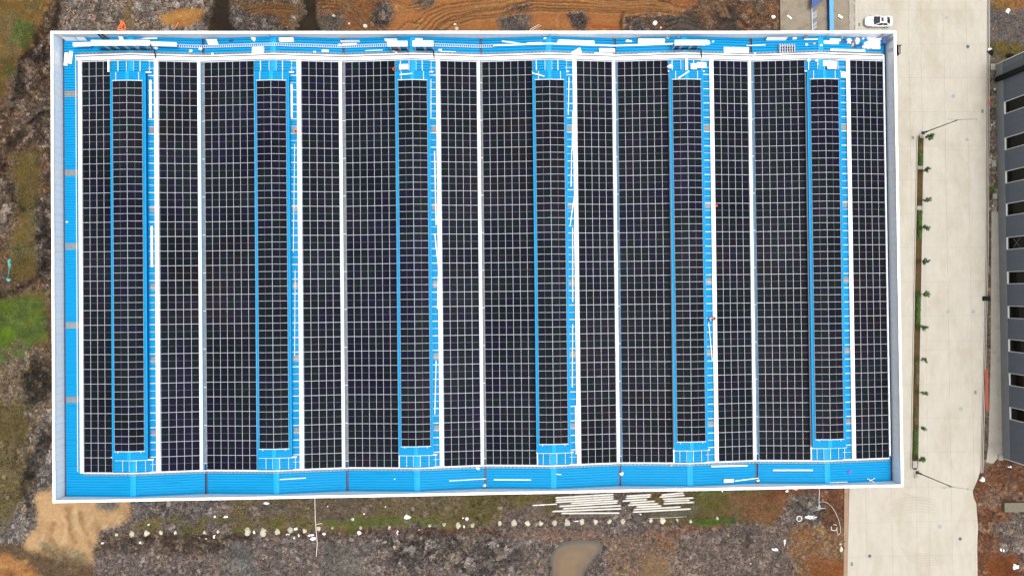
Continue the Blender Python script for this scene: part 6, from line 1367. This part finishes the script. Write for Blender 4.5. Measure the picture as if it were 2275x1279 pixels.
# foam scraps along the south side: one object each
FS = [(592, 1117, .55, .35, 'plastic', 'pale crumpled sheet on the grass south of bay two'), (502, 1147, .55, .22, 'foam', 'white scrap above the pile heads, left of the long vertical hose'), (565, 1181, .28, .4, 'foam', 'white scrap between two big pale pile heads'), (658, 1174, .45, .4, 'foam', 'white foam lump left of the vertical hose among the pile heads'), (640, 1186.5, .6, .16, 'foam', 'flat white strip below the pile heads left of the hose'),
      (653, 1193, .28, .5, 'foam', 'slanting white board piece left of the hose'), (664, 1189, .2, .4, 'foam', 'small slanting white piece right of the bigger one'), (690, 1188, .75, .25, 'foam', 'large white foam sheet just left of the hose'), (696, 1196, .65, .35, 'foam', 'large white foam sheet below the other, at the hose'), (720, 1185, .4, .35, 'foam', 'white foam lump right of the hose'), (798, 1183, .5, .4, 'foam', 'white foam lump in the rubble south of bay three'),
      (783, 1154, .35, .3, 'foam', 'white flat piece on the green grass'), (905, 1147.5, .65, .48, 'foam', 'biggest white foam block on the grass'), (884, 1182, .3, .4, 'foam', 'white foam piece below the biggest block'), (932, 1176, .3, .08, 'foam', 'thin white splinter right of the foam piece'), (728, 1124, .18, .18, 'foam', 'small white scrap right of the upper hose'), (809, 1141, .28, .18, 'foam', 'pale scrap above the green grass strip'), (856, 1125, .2, .15, 'foam', 'small pale scrap in the brown grass'),
      (1037, 1152, .4, .42, 'foam', 'white block above the pile heads near the middle'), (1029, 1150, .22, .2, 'foam', 'small white block left of the bigger one'), (1031, 1169, .2, .35, 'foam', 'white shard between two pile heads'), (1425, 1141, .35, .18, 'foam', 'white scrap below the middle pile stack'), (1281, 1157.5, .5, .12, 'foam', 'pale green-white strip beside a big pile head'), (1743, 1202, .3, .7, 'foam', 'tall white torn sheet on the brown ground near the road'),
      (1722, 1219, .8, .4, 'plastic', 'white crumpled sheet left of the torn sheet'), (1668, 1250, .3, .18, 'foam', 'small white stone in the purple-grey rubble'), (1749, 1090, .35, .3, 'foam', 'pale scrap right at the south wall near bay six'), (1867, 1208, .3, .3, 'pilehead', 'small pale block beside the edge beam'), (1869, 1218, .35, .6, 'pilehead', 'larger pale block beside the edge beam'), (1605, 1091, .25, .2, 'foam', 'white scrap on the grass near the wall'), (228, 1205, .3, .28, 'foam', 'white scrap at the left end of the rubble'), (312, 1203, .35, .3, 'foam', 'white scrap below the second pile head'),
      (478, 1146, .3, .35, 'foam', 'left of two white scraps above the grass west of the hose'), (443, 1195, .2, .2, 'foam', 'small white scrap below the pile heads on the left'), (459, 1195, .35, .2, 'foam', 'flat white scrap just right of the small one'), (477, 1190, .3, .4, 'foam', 'slanting white scrap below the pile heads on the left'), (330, 1165, .3, .25, 'foam', 'white scrap above the third pile head'), (1331, 1221, .2, .45, 'foam', 'upright white scrap at the right rim of the puddle'), (1309, 1234, .2, .2, 'foam', 'small white scrap floating at the puddle rim'),
      (741, 36, .35, .3, 'pilehead', 'pale boulder on the brown track north of bay three'), (776, 53, .25, .3, 'pilehead', 'small pale stone right of the boulder'), (812, 58, .45, .5, 'pilehead', 'grey rubble lump near the wall north of bay three'), (1015, 64, .45, .45, 'pilehead', 'grey lump by the north wall on orange soil'), (1011, 54, .3, .15, 'foam', 'thin white scrap above the grey lump'), (1455, 52, .5, .6, 'plastic', 'crumpled pale plastic north of bay five'), (1467, 62, .4, .15, 'foam', 'white splinter below the crumpled plastic'), (1718, 38, .5, .4, 'plastic', 'pale broken sheets left of the concrete yard')]
for k, (u, v, rx, ry, mm, lb) in enumerate(FS): blob(u, v, rx * .82, ry * .82, min(rx, ry) * .4, 'foam_scrap', lb, 'scrap', M[mm], 600 + k, ground=True, n=7, rough=.3)
# hoses
def hose(pts, rad, name, lb, m, cat='hose', dz=.05, close=False):
    P = []
    for i in range(len(pts) - 1):
        for k in range(6):
            t_ = k / 6; p0 = pts[max(i - 1, 0)]; p1 = pts[i]; p2 = pts[i + 1]; p3 = pts[min(i + 2, len(pts) - 1)]
            f = lambda a, b, c, d_: .5 * (2 * b + (c - a) * t_ + (2 * a - 5 * b + 4 * c - d_) * t_ ** 2 + (-a + 3 * b - 3 * c + d_) * t_ ** 3)
            P.append((f(p0[0], p1[0], p2[0], p3[0]), f(p0[1], p1[1], p2[1], p3[1])))
    P.append(pts[-1]); W_ = [g(u, v, dz) for u, v in P]; c = W_[0].copy(); mb = MB(); mb.tube([p - c for p in W_], rad, 6); o = obj(name, mb, m, None, True); o.location = c; return tag(o, lb, cat)
hose([(700, 1102), (701, 1150), (703, 1180), (705, 1205), (703, 1234)], .06, 'white_hose', 'long thin white hose running straight south from the building wall', M['pipew'], dz=.14)
hose([(703, 1163), (716, 1161)], .05, 'white_pipe', 'short pale pipe branching off the straight hose', M['pipew'], 'pipe', .16)
hose([(1819.5, 1082), (1819, 1105), (1817.5, 1130)], .055, 'white_pipe', 'thin white pipe running south from the wall near the road', M['pipew'], 'pipe', .2)
hose([(1818, 1128.5), (1833, 1127)], .05, 'white_pipe', 'short white pipe at the foot of the thin one', M['pipew'], 'pipe', .2)
hose([(1820, 1114), (1832, 1114), (1844, 1121), (1856, 1138), (1863, 1155), (1865, 1163), (1867, 1180), (1861, 1186), (1858, 1174)], .035, 'curved_hose', 'pale hose curving down to a coil beside the edge beam', M['pipew'], dz=.12)
hose([(1846, 1168), (1847, 1176), (1857, 1176), (1858, 1166), (1851, 1164)], .06, 'curved_hose', 'square loop of pale hose left of the coil', M['pipew'], dz=.12)
hose([(1842, 1150), (1836, 1172), (1844, 1184), (1856, 1180)], .05, 'curved_hose', 'dark hose loop left of the square pale loop', M['dark'], dz=.1)
hose([(1440, 1150), (1480, 1149), (1525, 1146)], .03, 'white_rope', 'thin pale rope below the right pile stack', M['pipew'], 'rope', .1)
hose([(1174, 75), (1180, 66), (1198, 56)], .05, 'white_pipe', 'left of two thin bent pipes north of bay four', M['pipew'], 'pipe', .2)
hose([(1178, 75), (1186, 66), (1202, 59)], .04, 'white_pipe', 'right of two thin bent pipes north of bay four', M['pipew'], 'pipe', .2)
# orange barriers / cloth at the north
for k, (pts, lb) in enumerate((([(264, 66), (268, 56), (272, 48), (278, 56), (279, 70)], 'outer bent orange hose in the tangle north of the first bay'), ([(266, 64), (273, 58), (275, 50), (270, 60), (276, 68)], 'inner orange hose in the tangle north of the first bay'), ([(389, 66), (394, 57), (398, 51)], 'short orange strap lying right of the tangle'), ([(455, 69), (464, 67)], 'tiny red strip at the wall beside the dark pit'))):
    hose(pts, .10 if k < 3 else .06, 'orange_strap', lb, M['orange'], 'strap', .12)
grod((262, 66.5), (276, 68), .25, 'orange board under the tangle of orange hose', M['orange'], 'orange_board', 'board')
grod((1763, 1083.5), (1771, 1087), .4, 'orange brick-like bar at the south wall', mat('pink_orange', (.7, .22, .14), .7), 'orange_bar', 'bar')
blob(19, 583, .35, .9, .18, 'teal_net', 'upper scrap of teal netting on the west slope', 'netting', M['teal'], 801, ground=True, n=12, rough=.5)
blob(17, 622, .5, .35, .15, 'teal_net', 'lower scrap of teal netting on the west slope', 'netting', M['teal'], 802, ground=True, n=12, rough=.5)
hose([(20, 595), (18, 610), (17, 620)], .05, 'teal_rope', 'teal strand linking the two scraps of netting', M['teal'], 'rope', .08)

# ------------------------------------------------------------------ grass and weeds (uncountable)
def weeds(name, polys, n, sz, m, label, seed, hmax=.22):
    r = np.random.default_rng(seed); Vv = []; cnt = 0
    polys = [(wp(p), wt) for p, wt in polys]; tot = sum(wt for _, wt in polys)
    out = []
    for P, wt in polys:
        A = np.array(P); k = int(n * wt / tot); x = r.uniform(A[:, 0].min(), A[:, 0].max(), k * 3); y = r.uniform(A[:, 1].min(), A[:, 1].max(), k * 3)
        nn = .55 * fbm(x, y, 1.8, 71, 3) + .45 * fbm(x, y, 3.0, 417, 5); ok = pip(x + (fbm(x, y, 2, 9, 2) - .5) * 3, y, P) & (r.random(k * 3) < np.clip((nn - .44) * 7, 0.02, 1)); x = x[ok][:k]; y = y[ok][:k]; out.append(np.stack([x, y], -1))
    P = np.concatenate(out)
    ok = ~((P[:, 0] > BX0 - .2) & (P[:, 0] < BX1 + .2) & (P[:, 1] > BY0 - .1) & (P[:, 1] < BY1 + .1)); P = P[ok]; k = len(P)
    ii = np.clip(np.interp(P[:, 0], gx, np.arange(len(gx))).round().astype(int), 0, len(gx) - 1); jj = np.clip(np.interp(P[:, 1], gy, np.arange(len(gy))).round().astype(int), 0, len(gy) - 1); z = Z[ii, jj]
    a = r.uniform(0, 6.28, k); s_ = sz * r.uniform(.5, 1.5, k); tilt = r.uniform(-.6, .6, (k, 2)); h = r.uniform(.02, hmax, k)
    dx = np.cos(a) * s_; dy = np.sin(a) * s_; ex = -np.sin(a) * s_ * .45; ey = np.cos(a) * s_ * .45
    V4 = np.stack([np.stack([P[:, 0] - dx, P[:, 1] - dy, z + h - tilt[:, 0] * s_], -1), np.stack([P[:, 0] + ex, P[:, 1] + ey, z + h + tilt[:, 1] * s_ * .5], -1), np.stack([P[:, 0] + dx, P[:, 1] + dy, z + h + tilt[:, 0] * s_], -1), np.stack([P[:, 0] - ex, P[:, 1] - ey, z + h - tilt[:, 1] * s_ * .5], -1)], 1)
    me = bpy.data.meshes.new(name); me.vertices.add(k * 4); me.vertices.foreach_set('co', V4.astype(np.float32).ravel()); me.loops.add(k * 4); me.loops.foreach_set('vertex_index', np.arange(k * 4, dtype=np.int32)); me.polygons.add(k); me.polygons.foreach_set('loop_start', (np.arange(k) * 4).astype(np.int32)); me.update(calc_edges=True)
    me.materials.append(m); tag(link(name, me), label, None, None, 'stuff')
weeds('green_weeds', [([(0, 672), (50, 660), (108, 672), (104, 735), (70, 760), (45, 800), (0, 830)], 10), ([(40, 42), (72, 42), (74, 60), (50, 90), (34, 100), (25, 90)], 1.4), ([(1540, 1152), (1635, 1146), (1626, 1164), (1565, 1168)], 1.4), ([(725, 1152), (970, 1150), (975, 1166), (730, 1168)], 2), ([(1828, 1118), (1846, 1118), (1850, 1138), (1832, 1142)], .6), ([(8, 152), (30, 152), (28, 176), (8, 176)], .4), ([(1500, 1088), (1690, 1086), (1680, 1096), (1500, 1100)], .8), ([(2187, 415), (2215, 412), (2214, 428), (2190, 428)], .4)], 15000, .09, M['weed'], 'green weeds growing in patches on the bare ground', 3)
weeds('dry_grass', [([(290, 1150), (520, 1148), (560, 1158), (900, 1150), (1110, 1152), (1110, 1168), (900, 1172), (520, 1185), (290, 1190)], 7), ([(510, 1100), (1240, 1088), (1240, 1140), (520, 1150)], 6), ([(1380, 1088), (1720, 1086), (1720, 1150), (1470, 1158)], 6), ([(20, 340), (85, 335), (85, 600), (20, 610)], 6), ([(0, 0), (95, 0), (60, 100), (0, 180)], 7), ([(0, 905), (60, 905), (45, 980), (0, 975)], 2), ([(0, 1010), (60, 1010), (30, 1170), (0, 1190)], 4), ([(2200, 95), (2262, 95), (2265, 130), (2205, 135)], 2.4), ([(0, 640), (112, 640), (112, 740), (0, 840)], 4)], 24000, .08, M['drygrass'], 'dry olive grass on the bare ground', 4)
